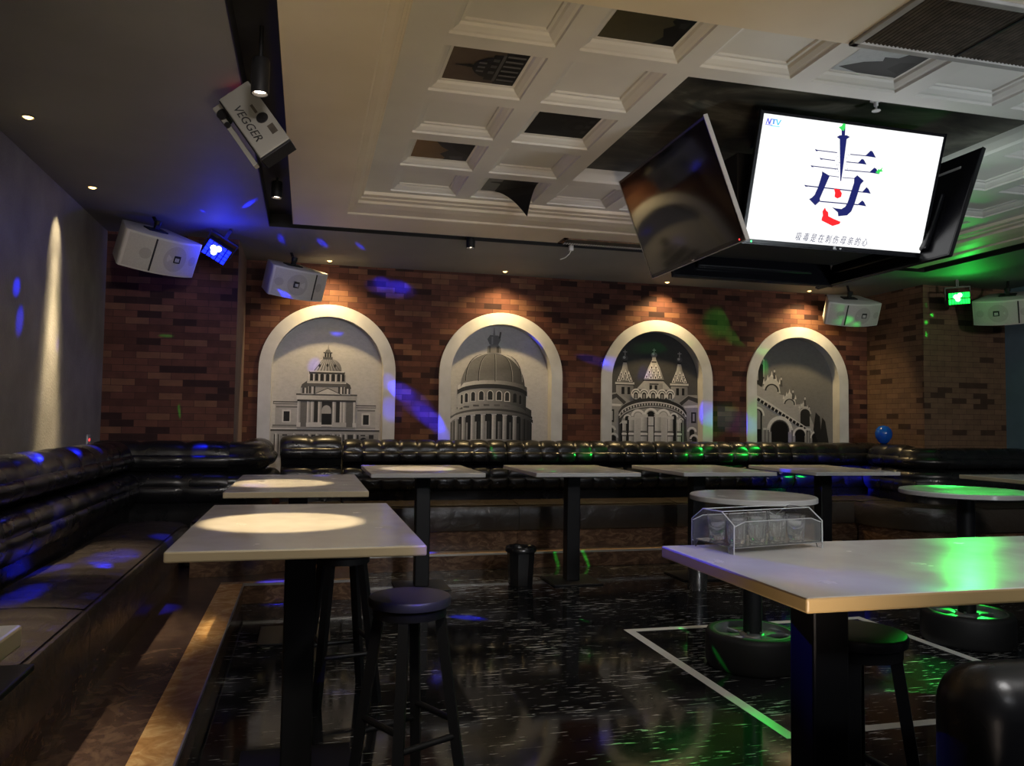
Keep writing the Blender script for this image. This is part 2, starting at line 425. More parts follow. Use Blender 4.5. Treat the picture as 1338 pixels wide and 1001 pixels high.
# ------------------------------------------------------------------ printed pictures in the coffers
def coffer_pic(k, r, label, kind, curl=False):
    cx = CX[k]+CW/2; cy = CY[r]+CH/2; z = PANEL-.012; s = .19
    # picture 'up' points towards -x ; u = 0..1 up, v = 0..1 across (+y)
    def f(u, v):
        dz = 0
        if curl:
            t = max(0, (1-u) + v - 1.25); dz = -.16*t*t*2
        return (cx + s - 2*s*u, cy - s + 2*s*v, z + dz)
    p = Pic(f, (0, 0, -1), .00025)
    if curl:
        g = 10
        for i in range(g):
            for j in range(g):
                u0, u1, v0, v1 = i/g, (i+1)/g, j/g, (j+1)/g
                c = .22 if u0 > .62 else .02
                p.poly([(u0, v0), (u1, v0), (u1, v1), (u0, v1)], c); p.k -= 1
        p.k = 3
        p.poly([(.5, .3), (.9, .36), (.92, .42), (.72, .44), (.7, .5), (.5, .5)], .03)
    elif kind == 'dome':
        p.poly([(0, 0), (1, 0), (1, 1), (0, 1)], [(.1, .085, .07), (.17, .14, .11), (.15, .12, .10), (.09, .075, .07)])
        p.rect(0, .0, .3, 1, .05); p.rect(.02, .08, .28, .92, .012)
        for v in (.12, .26, .40, .54, .68, .82): p.rect(.03, v, .27, v+.05, .16)
        p.rect(.29, .1, .33, .9, .13); p.rect(.33, .12, .45, .88, .02)
        for v in (.24, .42, .6): p.rect(.35, v, .43, v+.08, .11)
        p.poly([(.45, .2), (.52, .22), (.6, .3), (.66, .42), (.66, .58), (.6, .7), (.52, .78), (.45, .8)], .022)
        for v in (.36, .48, .6): p.rect(.5, v, .6, v+.05, .15)
        p.rect(.66, .46, .74, .54, .02); p.poly([(.74, .47), (.9, .49), (.9, .51), (.74, .53)], .03)
    elif kind == 'tree':
        p.poly([(0, 0), (1, 0), (1, 1), (0, 1)], [(.07, .065, .04), (.11, .10, .06), (.12, .11, .07), (.09, .085, .06)])
        p.poly([(0, .1), (.2, .2), (.28, .42), (.2, .5), (.3, .62), (.22, .8), (.3, 1), (0, 1)], .008)
        p.poly([(.05, .4), (.16, .44), (.14, .55), (.05, .56)], .05)
    elif kind == 'ruin':
        p.poly([(0, 0), (1, 0), (1, 1), (0, 1)], [(.008, .008, .009)]*4)
        p.disc(.3, .5, .2, .3, .028); p.disc(.27, .5, .13, .2, .01); p.disc(.22, .52, .07, .1, .05)
        for v in (.2, .42, .66): p.rect(.05, v, .13, v+.12, .07)
        p.disc(.55, .3, .06, .08, .03); p.disc(.6, .66, .09, .07, .018)
    elif kind == 'slope':
        p.poly([(0, 0), (1, 0), (1, 1), (0, 1)], [(.16, .12, .07), (.26, .19, .12), (.25, .18, .11), (.18, .13, .08)])
        p.poly([(0, 0), (.72, 0), (.55, .35), (.4, .5), (.52, .72), (.4, .9), (.42, 1), (0, 1)], .06)
        p.poly([(0, .1), (.4, .2), (.3, .45), (.12, .6), (0, .7)], .03)
        p.poly([(.1, .75), (.35, .8), (.3, .95), (.08, .95)], .11)
    elif kind == 'cloud':
        p.poly([(0, 0), (1, 0), (1, 1), (0, 1)], [(.35, .36, .36), (.42, .43, .43), (.4, .42, .43), (.3, .32, .34)])
        p.poly([(0, .3), (.3, .38), (.36, .5), (.55, .52), (.5, .62), (.72, .7), (.95, .9), (.6, 1), (0, 1)], .07)
        p.poly([(.05, .55), (.25, .6), (.3, .8), (.05, .9)], .035)
    o = p.done('coffer_picture', M_print, None)
    return tag(o, label, 'picture', 'printed pictures in the ceiling coffers')
coffer_pic(0, 1, 'ceiling picture of a dark domed building with a thin spire', 'dome')
coffer_pic(1, 0, 'ceiling picture of a plain olive sky with black foliage in one corner', 'tree')
coffer_pic(1, 2, 'nearly black ceiling picture beside the big stormy sky mural', 'ruin')
coffer_pic(0, 3, 'tan ceiling picture with a grey rocky slope', 'slope')
coffer_pic(1, 4, 'ceiling picture with a curled peeling corner near the far cornice', 'curl', True)
coffer_pic(3, 0, 'pale ceiling picture with a blue-black cloud near the big vent', 'cloud')
coffer_pic(7, 4, 'grey ceiling picture in the far coffer right of the screens', 'cloud')
coffer_pic(6, 3, 'dim ceiling picture in the coffer just right of the dark screen', 'slope')

# ------------------------------------------------------------------ arched niches
def niche(i, label):
    cx = ACX[i]; t = thing('arched_niche', label, 'niche', (cx, YB, 0), 0, 'arched picture niches')
    zb = .7
    def sur(r, y): return [(-r, y, zb)] + [(-r*math.cos(PI*k/36), y, ZS + r*math.sin(PI*k/36)) for k in range(37)] + [(r, y, zb)]
    bm = nb(); yf = -.022
    O, I = sur(RO, yf), sur(RI, yf); O2, I2 = sur(RO, 0), sur(RI, 0)
    for k in range(len(O)-1):
        quad(bm, [O[k], O[k+1], I[k+1], I[k]]); quad(bm, [O2[k], O2[k+1], O[k+1], O[k]]); quad(bm, [I[k], I[k+1], I2[k+1], I2[k]])
    bmesh.ops.remove_doubles(bm, verts=bm.verts, dist=.0004); bmesh.ops.recalc_face_normals(bm, faces=bm.faces)
    obj('arch_surround', bm, M_arch, t, 40)
    bm = nb(); A, B = sur(RI, 0), sur(RI, ND+.02)
    for k in range(len(A)-1): quad(bm, [A[k], A[k+1], B[k+1], B[k]])
    bmesh.ops.remove_doubles(bm, verts=bm.verts, dist=.0004)
    obj('reveal', bm, M_arch, t, 40)
    return t
def mural_pic(t, x0, x1, top, bot):
    # crop pixels -> wall metres; inner opening x0..x1, arch top 'top', sofa line 'bot'
    w = 2*RI; zt = ZS+RI; zb = 1.19
    def f(x, y): return ((x-x0)/(x1-x0)*w - RI, ND, zb + (bot-y)/(bot-top)*(zt-zb))
    p = Pic(f, (0, -1, 0))
    return p, f
def bg(p, x0, x1, top, bot, c0, c1, n=24):
    m_ = (x0+x1)/2; r = (x1-x0)/2; hy = (bot-top)/(ZS+RI-1.19)*RI
    yb = bot + (bot-top)*.33
    pts = [(x0-3, yb)] + [(m_-(r+3)*math.cos(PI*k/n), top+hy-(hy+3)*math.sin(PI*k/n)) for k in range(n+1)] + [(x1+3, yb)]
    p.poly(pts, [c1] + [c0 + (c1-c0)*(1-math.sin(PI*k/n))*.8 for k in range(n+1)] + [c1])

# --- first niche: domed church with portico
t = niche(0, 'arched niche with a print of a domed church with columned portico')
p, f = mural_pic(t, 148, 862, 163, 920)
bg(p, 148, 862, 163, 920, .42, .46)
lo = .40
for x0, x1, y0 in ((160, 320, 690), (682, 822, 706)):
    p.rect(x0+15, y0, x1, 850, .36, .42); p.rect(x0, y0-16, x1+2, y0+2, .16); p.rect(x0+4, y0-8, x1, y0-3, .48)
    p.rect(x0+20, y0+14, x1-4, y0+22, .2); m_ = (x0+x1)/2+8
    p.rect(m_-30, y0+34, m_+26, y0+110, .5); p.rect(m_-20, y0+44, m_+18, y0+104, .035)
    p.rect(x0, y0+124, x1, y0+134, .22); p.rect(x0-4, y0+134, x1+6, y0+160, .33)
p.rect(148, 842, 845, 1010, .34)
p.rect(146, 834, 850, 842, .5); p.rect(146, 842, 850, 854, .12); p.rect(150, 854, 846, 862, .36)
for x in (180, 232, 300, 330, 372, 412, 452, 505, 548, 592, 625, 655, 692, 735, 790):
    p.rect(x-9, 872, x+22, 1000, .07)
for x in (186, 300, 396, 444, 550, 598, 630, 690):
    p.rect(x-8, 866, x+10, 1000, .52, .3)
for x in (238, 745): p.rect(x-30, 880, x+34, 1000, .28); p.win(x, 888, 1000, 52, .04)
p.rect(314, 668, 690, 838, .3)
for x0, x1 in ((334, 378), (420, 446), (470, 536), (562, 590), (628, 676)): p.rect(x0, 672, x1, 826, .06 if x0 != 334 and x0 != 628 else .2)
for x in (324, 385, 411, 456, 551, 597, 618, 684): p.rect(x-10, 668, x+9, 800, .56, .3); p.rect(x-13, 800, x+12, 826, .5)
p.win(500, 694, 770, 60, .38); p.rect(470, 745, 530, 812, .012); p.rect(455, 812, 545, 824, .5)
p.rect(390, 798, 470, 826, .48); p.rect(540, 798, 628, 826, .42)
p.rect(308, 634, 694, 664, .50, .36); p.rect(312, 662, 690, 673, .08); p.rect(304, 626, 698, 636, .14)
p.rect(336, 584, 654, 630, .34); 
for x in (350, 372, 392, 420, 580, 602, 624, 644): p.rect(x-7, 580, x+6, 624, .1)
for x in (361, 408, 592, 634): p.rect(x-5, 576, x+6, 626, .5)
p.poly([(404, 632), (505, 588), (606, 632)], .12); p.poly([(424, 628), (505, 594), (588, 628)], .47)
p.poly([(332, 590), (340, 570), (372, 548), (376, 592)], .15); p.poly([(626, 592), (622, 552), (650, 568), (658, 592)], .12)
p.rect(370, 560, 626, 582, .16); p.rect(372, 552, 624, 562, .5)
p.rect(374, 508, 620, 556, .44, .3)
for x in (398, 432, 467, 503, 539, 575, 602): p.win(x, 502, 548, 22, .05)
for x in (385, 415, 450, 486, 521, 557, 590): p.rect(x-4, 500, x+5, 552, .6, .3)
p.rect(384, 490, 614, 506, .1); p.rect(388, 484, 610, 494, .5)
dome = [(408, 486)] + [(500 - 92*math.cos(PI*k/16)*(1 if 0 else 1), 486 - 78*math.sin(PI*k/16)**.8) for k in range(1, 16)] + [(592, 486)]
p.poly(dome, [.5 - .3*max(0, (x-480)/110) for x, y in dome])
for k in range(-4, 5):
    x = 500 + k*21; p.poly([(x-3, 486), (x+3, 486), (500+k*7+1, 416), (500+k*7-2, 416)], .14)
for x, y in ((450, 455), (500, 452), (548, 455)): p.disc(x, y, 8, 10, .08)
p.rect(470, 400, 532, 416, .16); p.rect(476, 378, 526, 402, .34)
for x in (486, 502, 517): p.win(x, 376, 402, 9, .03)
p.rect(472, 372, 530, 379, .1); p.poly([(480, 374), (492, 356), (512, 356), (522, 374)], .2); p.poly([(497, 358), (504, 322), (510, 358)], .3)
p.done('mural', M_print, t)

# --- second niche: big columned rotunda dome
t = niche(1, 'arched niche with a print of a huge ribbed dome on a ring of columns')
p, f = mural_pic(t, 130, 752, 220, 935)
bg(p, 130, 752, 220, 935, .40, .44)
def bow(cx, r, yc, d):
    return lambda x: yc + d*(1-math.sqrt(max(0, 1-((x-cx)/r)**2)))
cx = 398; R = 252
p.band(cx-R, cx+R, bow(cx, R, 752, 60), bow(cx, R, 990, 60), .06, .012)
for x, c in ((160, .35), (182, .5), (224, .56), (280, .58), (343, .56), (411, .56), (478, .5), (541, .42), (590, .12), (618, .08), (638, .06)):
    wd = 7 + 6*math.sqrt(max(0, 1-((x-cx)/R)**2)); y0 = bow(cx, R, 752, 60)(x)
    p.rect(x-wd, y0, x+wd, 1000, c, c*.45); p.rect(x-wd-3, y0-3, x+wd+3, y0+10, c*.9)
for x, c in ((200, .3), (243, .4), (297, .45), (318, .1), (360, .42), (378, .1), (440, .3), (452, .16), (512, .2), (560, .1)): p.rect(x-5, bow(cx, R, 800, 50)(x), x+6, 960, c*.8)
p.band(cx-R*1.02, cx+R*1.02, bow(cx, R*1.03, 908, 28), bow(cx, R*1.03, 1060, 30), .5, .2)
p.band(cx-R-6, cx+R+6, bow(cx, R+8, 736, 62), bow(cx, R+8, 756, 62), .5, .05)
p.band(cx-R-6, cx+R+2, bow(cx, R+8, 722, 62), bow(cx, R+8, 737, 62), .2, .03)
p.band(cx-R+2, cx+R-4, bow(cx, R+4, 686, 60), bow(cx, R+4, 724, 62), .46, .06)
for x in (200, 240, 300, 365, 430, 495): y = bow(cx, R, 698, 58)(x); p.rect(x-20, y, x+16, y+11, .16)
R2 = 213
p.band(cx-R2, cx+R2, bow(cx, R2+2, 596, 52), bow(cx, R2+2, 690, 56), .46, .05)
for x, w in ((210, 12), (238, 18), (279, 24), (330, 28), (385, 30), (440, 30), (491, 26), (540, 20), (574, 14)):
    y = bow(cx, R2, 618, 50)(x); c = .06 if x < 520 else .02
    p.win(x, y-4, y+58, w+10, .5 if x < 500 else .1); p.win(x, y, y+54, w, c)
p.band(cx-R2-2, cx+R2+6, bow(cx, R2+8, 572, 52), bow(cx, R2+8, 600, 56), .1, .02)
p.band(cx-R2, cx+R2+4, bow(cx, R2+8, 552, 50), bow(cx, R2+8, 576, 54), .55, .1)
dm = [(202, 598)] + [(402 - 200*math.cos(PI*k/24), 598 - 208*math.sin(PI*k/24)) for k in range(1, 24)] + [(602, 610)]
dm2 = dm + [(x, bow(cx, R2+8, 553, 50)(x)) for x in (590, 540, 480, 410, 340, 280, 220)]
p.poly(dm2, [.20 - .1*max(0, (x-430)/170) + .03*(430-x)/230 for x, y in dm2])
for x1, xt in ((232, 360), (310, 385), (414, 408), (520, 432), (580, 452)):
    q = [];
    for k in range(9):
        s_ = k/8; q.append((x1 + (xt-x1)*s_**2.2, 560 - (560-395)*math.sin(s_*PI/2)))
    p.poly([(x-2.5, y) for x, y in q] + [(x+2.5, y) for x, y in q[::-1]], .06)
    p.poly([(x+3, y) for x, y in q] + [(x+5.5, y) for x, y in q[::-1]], .33)
p.poly([(362, 390), (364, 350), (384, 338), (430, 338), (446, 356), (450, 388)], .22); p.rect(372, 348, 384, 386, .12); p.rect(420, 348, 436, 386, .1)
p.poly([(376, 338), (362, 306), (378, 280), (430, 282), (446, 306), (430, 338)], .19); p.rect(388, 290, 398, 336, .3)
p.poly([(396, 284), (404, 226), (412, 284)], .24); p.poly([(432, 300), (440, 258), (450, 262), (444, 300)], .1)
p.done('mural', M_print, t)

# --- third niche: many-turreted church with round apse
t = niche(2, 'arched niche with a print of an ornate church with three crossed turrets')
p, f = mural_pic(t, 130, 682, 262, 945)
bg(p, 130, 682, 262, 945, .10, .13)
def turret(cx, base, s, c=.45):
    p.rect(cx-58*s, base-50*s, cx+58*s, base+130*s, c*.75, c*.5)
    p.rect(cx-22*s, base-28*s, cx-2*s, base+20*s, .03); p.rect(cx+18*s, base-28*s, cx+36*s, base+20*s, .03)
    p.rect(cx-64*s, base-60*s, cx+64*s, base-46*s, c); p.rect(cx-62*s, base-46*s, cx+62*s, base-40*s, .04)
    p.poly([(cx-56*s, base-58*s), (cx-20*s, base-150*s), (cx-10*s, base-200*s), (cx+10*s, base-200*s), (cx+20*s, base-150*s), (cx+56*s, base-58*s)], [c*.5, c, c, c*.8, c*.6, c*.3])
    for dx, dy in ((-40, -78), (-14, -88), (16, -84), (40, -76), (-24, -118), (4, -124), (26, -112)):
        p.poly([(cx+(dx-12)*s, base+dy*s+12*s), (cx+dx*s, base+(dy-24)*s), (cx+(dx+12)*s, base+dy*s+12*s)], c*1.15); p.disc(cx+dx*s, base+(dy+4)*s, 4*s, 7*s, .03)
    p.rect(cx-12*s, base-204*s, cx+12*s, base-192*s, .06)
    p.disc(cx, base-222*s, 20*s, 19*s, c*.35); p.disc(cx-5*s, base-226*s, 9*s, 9*s, c)
    p.rect(cx-2.4*s, base-276*s, cx+2.4*s, base-238*s, c*.9); p.rect(cx-13*s, base-266*s, cx+13*s, base-261*s, c*.9)
for cx in (232, 566):
    turret(cx, 625, .9)
p.poly([(130, 700), (130, 640), (190, 632), (272, 690), (262, 720), (216, 800), (190, 945), (130, 945)], .32)
p.poly([(130, 655), (182, 640), (240, 690), (226, 706), (182, 664), (130, 690)], .10); p.poly([(130, 700), (215, 704), (205, 716), (130, 714)], .52)
p.rect(140, 735, 168, 812, .06); p.rect(150, 745, 160, 800, .35)
p.poly([(682, 720), (682, 640), (620, 640), (546, 690), (556, 720), (600, 800), (620, 945), (682, 945)], .28)
p.poly([(682, 660), (622, 646), (566, 690), (580, 706), (624, 668), (682, 690)], .08); p.poly([(682, 700), (590, 708), (600, 720), (682, 716)], .46)
p.rect(640, 745, 672, 812, .05); p.rect(650, 755, 662, 800, .3)
for x, y in ((150, 860), (165, 905), (645, 865), (660, 910)): p.ring(x, y, 18, 30, 0, PI, .5); p.win(x, y-14, y+50, 30, .03)
# centre body
p.poly([(300, 612), (360, 545), (452, 545), (515, 612)], .4); p.rect(345, 572, 462, 625, .42, .3)
for x in (388, 420): p.rect(x-8, 585, x+8, 612, .04)
p.rect(340, 552, 470, 560, .05); p.rect(380, 575, 436, 582, .06)
p.poly([(345, 552), (372, 480), (396, 430), (402, 410), (412, 410), (420, 430), (444, 480), (470, 552)], [.35, .5, .55, .6, .6, .5, .4, .25])
for dx, dy in ((-44, 530), (-18, 534), (10, 534), (36, 530), (-28, 502), (0, 504), (26, 502), (-14, 474), (12, 474)):
    p.poly([(407+dx-13, dy+12), (407+dx, dy-18), (407+dx+13, dy+12)], .62); p.disc(407+dx, dy+4, 4, 7, .05)
p.rect(392, 440, 422, 448, .1); p.rect(396, 416, 418, 440, .45); p.disc(407, 400, 19, 16, .3); p.disc(402, 396, 8, 8, .6)
p.rect(404.6, 362, 409.4, 386, .45); p.rect(397, 370, 418, 374, .45)
for x in (297, 347, 402, 457, 507):
    p.disc(x, 640, 29, 32, .54); p.ring(x, 640, 17, 23, 0, PI, .16); p.win(x, 630, 668, 24, .06); p.win(x, 640, 668, 12, .3)
# apse
cx, R = 401, 208
p.band(cx-R, cx+R, bow(cx, R+2, 664, 96), bow(cx, R+2, 1060, 80), .12, .10, 20)
p.band(cx-R, cx+R, bow(cx, R+2, 664, 96), bow(cx, R+2, 684, 98), .10, .04, 20)
p.band(cx-R, cx+R, bow(cx, R+2, 684, 98), bow(cx, R+2, 692, 98), .5, .5, 20)
for k in range(25):
    x = cx - R + 8 + k*(2*R-16)/24; y = bow(cx, R+2, 694, 98)(x); p.rect(x-3.5, y, x+3.5, y+12, .5)
p.band(cx-R+6, cx+R-6, bow(cx, R+2, 710, 98), bow(cx, R+2, 718, 98), .42, .3, 20)
RB = 188
p.band(cx-RB, cx+RB, bow(cx, RB+2, 724, 80), bow(cx, RB+2, 1060, 80), .34, .34, 20)
for x, w, c in ((245, 26, .035), (310, 46, .5), (388, 46, .03), (465, 46, .5), (530, 28, .035), (575, 16, .03), (212, 14, .03)):
    y = bow(cx, RB, 742, 74)(x); p.ring(x, y+w*.5, w*.62, w*.92, 0, PI, .58); p.win(x, y, 1000, w, c)
    if w > 40: p.rect(x-w*.36, y+34, x+w*.36, 1000, .46 if c > .2 else .52)
for x, w in ((268, 13), (346, 18), (430, 18), (508, 15), (562, 11), (226, 11)):
    y = bow(cx, RB, 760, 66)(x); p.rect(x-w, y+14, x+w, 1000, .55, .36); p.rect(x-w-5, y, x+w+5, y+18, .5); p.rect(x-w-3, 862, x+w+3, 872, .2); p.rect(x-w-4, 876, x+w+4, 886, .6); p.rect(x-w-3, 888, x+w+3, 896, .2)
for y in (766, 830): p.rect(368, y, 410, y+5, .05)
p.rect(362, 926, 380, 945, .03)
p.done('mural', M_print, t)

# --- fourth niche: arcaded basilica front running downhill in perspective
t = niche(3, 'arched niche with a print of a dark arcaded facade receding in perspective')
p, f = mural_pic(t, 178, 667, 302, 945)
bg(p, 178, 667, 302, 945, .17, .22)
p.poly([(178, 570), (240, 600), (300, 560), (345, 640), (400, 655), (445, 700), (500, 695), (545, 810), (570, 880), (660, 1100), (178, 1100)], .34)
p.poly([(186, 560), (188, 470), (215, 440), (250, 470), (255, 560), (240, 600)], .05); p.ring(235, 445, 14, 22, 0, PI, .4); p.rect(213, 445, 221, 560, .35); p.rect(249, 445, 257, 540, .3)
def gable(cx, y, r, rows=1):
    p.poly([(cx-r, y), (cx-r*.8, y-r*.8), (cx, y-r*1.7), (cx+r*.8, y-r*.7), (cx+r, y+r*.5)], .42)
    p.ring(cx, y+r*.2, r*.62, r*.8, -.2, PI, .06); p.win(cx, y-r*.45, y+r*.75, r*1.15, .33)
    for a in (-.9, -.45, 0, .45, .9):
        x = cx + a*r; yy = y - r*1.7*(1-abs(a)*.55); p.poly([(x-r*.12, yy+r*.3), (x, yy-r*.38), (x+r*.12, yy+r*.3)], .5)
gable(300, 610, 52); gable(405, 690, 40); gable(487, 735, 28)
for x, y in ((315, 500), (355, 545), (425, 620), (497, 660), (522, 720)): p.poly([(x-7, y+50), (x-5, y+8), (x, y-18), (x+5, y+8), (x+8, y+50)], .12); p.disc(x, y+3, 5, 8, .4)
p.win(497, 725, 830, 56, .05); p.ring(497, 755, 30, 38, 0, PI, .38)
p.poly([(178, 630), (300, 700), (420, 780), (530, 850), (545, 870), (420, 812), (300, 735), (178, 662)], .46)
for k in range(16):
    x = 196+k*21; y = 650+k*13; p.poly([(x, y), (x+15, y+9), (x+8, y+26), (x-7, y+16)], .03)
p.poly([(178, 690), (290, 740), (420, 822), (545, 880), (640, 1000), (640, 1100), (178, 1100)], .30)
for cx, y, r in ((212, 745, 36), (345, 820, 64), (465, 862, 36), (560, 880, 28)):
    p.ring(cx, y+r*.6, r*.92, r*1.2, -.1, PI+.1, .5, 1.15); p.ring(cx, y+r*.6, r*.78, r*.88, -.1, PI+.1, .1, 1.15); p.win(cx, y-r*.3, 1080, r*1.55, .008)
p.win(208, 735, 850, 46, .25); p.win(208, 860, 1080, 60, .01)
for x in (255, 275, 415, 505, 520): p.rect(x-6, 850, x+6, 1080, .35, .1); p.rect(x-9, 842, x+9, 854, .45)
p.poly([(545, 850), (560, 745), (585, 770), (590, 850), (600, 775), (618, 800), (640, 940), (655, 1000), (600, 1000)], .04)
p.done('mural', M_print, t)

# ------------------------------------------------------------------ raised platform
ZP = .15
bm = nb()
FP = [(XL, -2), (-.45, -2), (-.45, 6.62), (.47, 6.62), (.47, 7.7), (5.79, 7.7), (5.79, 6.62), (XR, 6.62), (XR, YJ), (XJR, YJ), (XJR, YB), (XJL, YB), (XJL, YJ), (XL, YJ)]
prism(bm, FP, 0, ZP-.001)
for f in bm.faces: f.material_index = 1 if abs(f.normal.z) < .5 else 0
for x0, x1, y0, y1, mi in ((-.62, -.45, -2, 6.62, 2), (-.62, .47, 6.62, 6.70, 3), (.47, 5.79, 7.7, 7.9, 3), (.39, .47, 6.70, 7.9, 3), (5.79, 5.87, 6.62, 7.9, 3)):
    bb(bm, x0, x1, y0, y1, ZP-.002, ZP+.004, 0, 2, mi)
for x0, x1, y0, y1 in ((-.45, -.442, -2, 6.62), (-.45, .478, 6.612, 6.62), (.47, 5.79, 7.692, 7.7), (.47, .478, 6.62, 7.7), (5.782, 5.79, 6.62, 7.7)):
    bb(bm, x0, x1, y0, y1, ZP-.012, ZP+.007, 0, 2, 4)
M_strip2 = marble('tan_stone_nosing', (.24, .15, .08), (.36, .24, .13), (.42, .30, .18))
struct(obj('floor_platform', bm, [M_tread, M_riser, M_strip, M_strip2, M_edge]))

# ------------------------------------------------------------------ tufted booth sofas
def bez(a, b, c, t): return ((1-t)**2*a[0]+2*t*(1-t)*b[0]+t*t*c[0], (1-t)**2*a[1]+2*t*(1-t)*b[1]+t*t*c[1])
def tufts(bm, x0, x1, n, rows, A, nu=10, nv=10, pw=.36, mi=0):
    n = max(1, n); cols = n*nu
    for a, b, c in rows:
        grid = []
        for j in range(nv+1):
            v = j/nv; d, z = bez(a, b, c, v); d2, z2 = bez(a, b, c, min(1, v+.02)); d1, z1 = bez(a, b, c, max(0, v-.02))
            tx, tz = d2-d1, z2-z1; l = math.hypot(tx, tz) or 1; nd, nz = -tz/l, tx/l
            row = []
            for i in range(cols+1):
                u = i/nu; k = abs(math.sin(PI*u))**pw * max(0, math.sin(PI*v))**pw
                row.append(bm.verts.new((x0+(x1-x0)*i/cols, -(d+nd*A*k), z+nz*A*k)))
            grid.append(row)
        for j in range(nv):
            for i in range(cols):
                f = bm.faces.new((grid[j][i], grid[j][i+1], grid[j+1][i+1], grid[j+1][i])); f.material_index = mi
HEAD = [((.06, 1.19), (.30, 1.275), (.345, 1.115)), ((.345, 1.115), (.385, 1.06), (.325, 1.0))]
BACK = [((.285, .955), (.40, .955), (.405, .85)), ((.405, .85), (.425, .77), (.345, .70))]
def sofa(label, L0, L1, n, loc, rotz, s0=None, s1=None, nseat=4, dz=0, depth=.87, A=.022):
    t = thing('sofa_section', label, 'sofa', loc, rotz, 'black tufted booth sofa sections')
    s0 = L0 if s0 is None else s0; s1 = L1 if s1 is None else s1
    def pr(pts, x0, x1, name, extra=None, mi_m=M_leather):
        bm = nb(); tb = nb()
        Mx = basis((0, 0, 0), Vector((0, -1, 0)), Vector((0, 0, 1)), Vector((1, 0, 0)))
        prism(bm, pts, x0, x1, 0, Mx)
        if extra: extra(bm)
        return obj(name, bm, mi_m, t, 50)
    zs = dz
    up = lambda rows: [tuple((d, z+zs) for d, z in r) for r in rows]
    hp = [(0.01, .97), (.01, 1.185+zs), (.06, 1.19+zs), (.2, 1.205+zs), (.30, 1.17+zs), (.338, 1.11+zs), (.335, 1.04+zs), (.31, 1.0+zs), (.27, .97)]
    pr(hp, L0, L1, 'headrest', lambda b: tufts(b, L0+.004, L1-.004, n, up(HEAD), A))
    bp = [(0.01, .16), (.01, .965), (.27, .965), (.29, .95), (.36, .92), (.395, .85), (.40, .78), (.345, .70), (.335, .62), (.335, .16)]
    pr(bp, L0, L1, 'backrest', lambda b: tufts(b, L0+.004, L1-.004, n, BACK, A))
    if s1 > s0:
        sp = [(.34, .345), (.34, .585), (.40, .595), (depth-.07, .60), (depth-.015, .585), (depth, .545), (depth, .36), (depth-.01, .345)]
        pr(sp, s0, s1, 'seat', lambda b: tufts(b, s0+.004, s1-.004, nseat*4, [((.36, .60), (.6, .632), (depth-.03, .598))], .009, 8, 12, .4), M_leather_seat)
        bm = nb(); bb(bm, s0, s1, -(depth-.06), -.34, ZP, .345); obj('plinth', bm, M_riser, t)
    return t
H = PI/2
sofa('near left black tufted sofa section along the grey plaster wall', 0, 3.0, 8, (XL, .9, 0), H, A=.017)
sofa('far left black tufted sofa section running to the brick corner', 0, 3.47, 9, (XL, 3.91, 0), H, 0, 2.99, A=.017)
sofa('black tufted corner sofa section under the left brick pier', .005, XJL-XL, 3, (XL, YJ, 0), 0, .88, XJL-XL, 1, A=.018)
def corner_sofa(label, loc, a0, a1, dz, depth=.87):
    """smooth rounded piece that carries the sofa round the outside corner of a pier"""
    t = thing('sofa_section', label, 'sofa', loc, 0, 'black tufted booth sofa sections')
    def rev(prof, name, m, seam=()):
        bm = nb(); n = 14; rows = []
        for k in range(n+1):
            a = a0+(a1-a0)*k/n; rows.append([bm.verts.new((d*math.cos(a), d*math.sin(a), z)) for d, z in prof])
        for A, B in zip(rows, rows[1:]):
            for q in range(len(prof)-1): bm.faces.new((A[q], B[q], B[q+1], A[q+1]))
        bm.faces.new(rows[0]); bm.faces.new(rows[-1][::-1])
        bmesh.ops.remove_doubles(bm, verts=bm.verts, dist=.0003); bmesh.ops.recalc_face_normals(bm, faces=bm.faces)
        return obj(name, bm, m, t, 50)
    def curve(rows): 
        o = []
        for a, b, c in rows:
            for q in range(9):
                v = q/8; d, z = bez(a, b, c, v); o.append((d+.02*math.sin(PI*v), z+dz))
        return o
    rev([(.012, .97), (.012, 1.18+dz)] + curve(HEAD) + [(.27, .97)], 'headrest', M_leather)
    rev([(.012, .16), (.012, .965), (.27, .965)] + [(d, z-dz) for d, z in curve(BACK)] + [(.335, .62), (.335, .16)], 'backrest', M_leather)
    rev([(.34, .345), (.34, .585), (.40, .598), (.6, .61), (depth-.07, .602), (depth-.015, .585), (depth, .545), (depth, .36), (depth-.01, .345)], 'seat', M_leather_seat)
    rev([(.34, ZP), (.34, .344), (depth-.06, .344), (depth-.06, ZP)], 'plinth', M_riser)
corner_sofa('smooth rounded black sofa corner turning round the left brick pier', (XJL, YJ, 0), -H, 0, .012)
corner_sofa('smooth rounded black sofa corner turning round the right brick pier', (XJR, YJ, 0), -PI, -H, -.012)
sofa('short black tufted sofa section between the left pier corner and the back wall', 0, .53, 1, (XJL, YJ, 0), H, 0, .10, 1, .012)
S1 = .36
sofa('narrow black tufted sofa section left of the domed church niche', 0, .60, 2, (XJL+.405, YB, 0), 0, .0, .60, 1, .035)
sofa('back wall sofa section under the domed church niche', 0, 1.735, 9, (S1+.01, YB, 0), 0)
sofa('back wall sofa section under the huge ribbed dome niche', 0, 1.735, 9, (S1+1.75, YB, 0), 0)
sofa('back wall sofa section under the crossed turrets niche', 0, 1.735, 9, (S1+3.49, YB, 0), 0)
sofa('back wall sofa section with wide tufts under the arcaded facade niche', 0, 1.30, 4, (S1+5.23, YB, 0), 0, 0, .90, 2)
sofa('black tufted sofa section along the brick return below the balloon', .43, .97, 2, (XJR, YB, 0), -H, .86, .97, 1, -.005)
sofa('right hand black tufted sofa section under the green light', 0, XR-XJR-.005, 4, (XJR, YJ, 0), 0, 0, XR-XJR-.005, 2, -.02, A=.014)

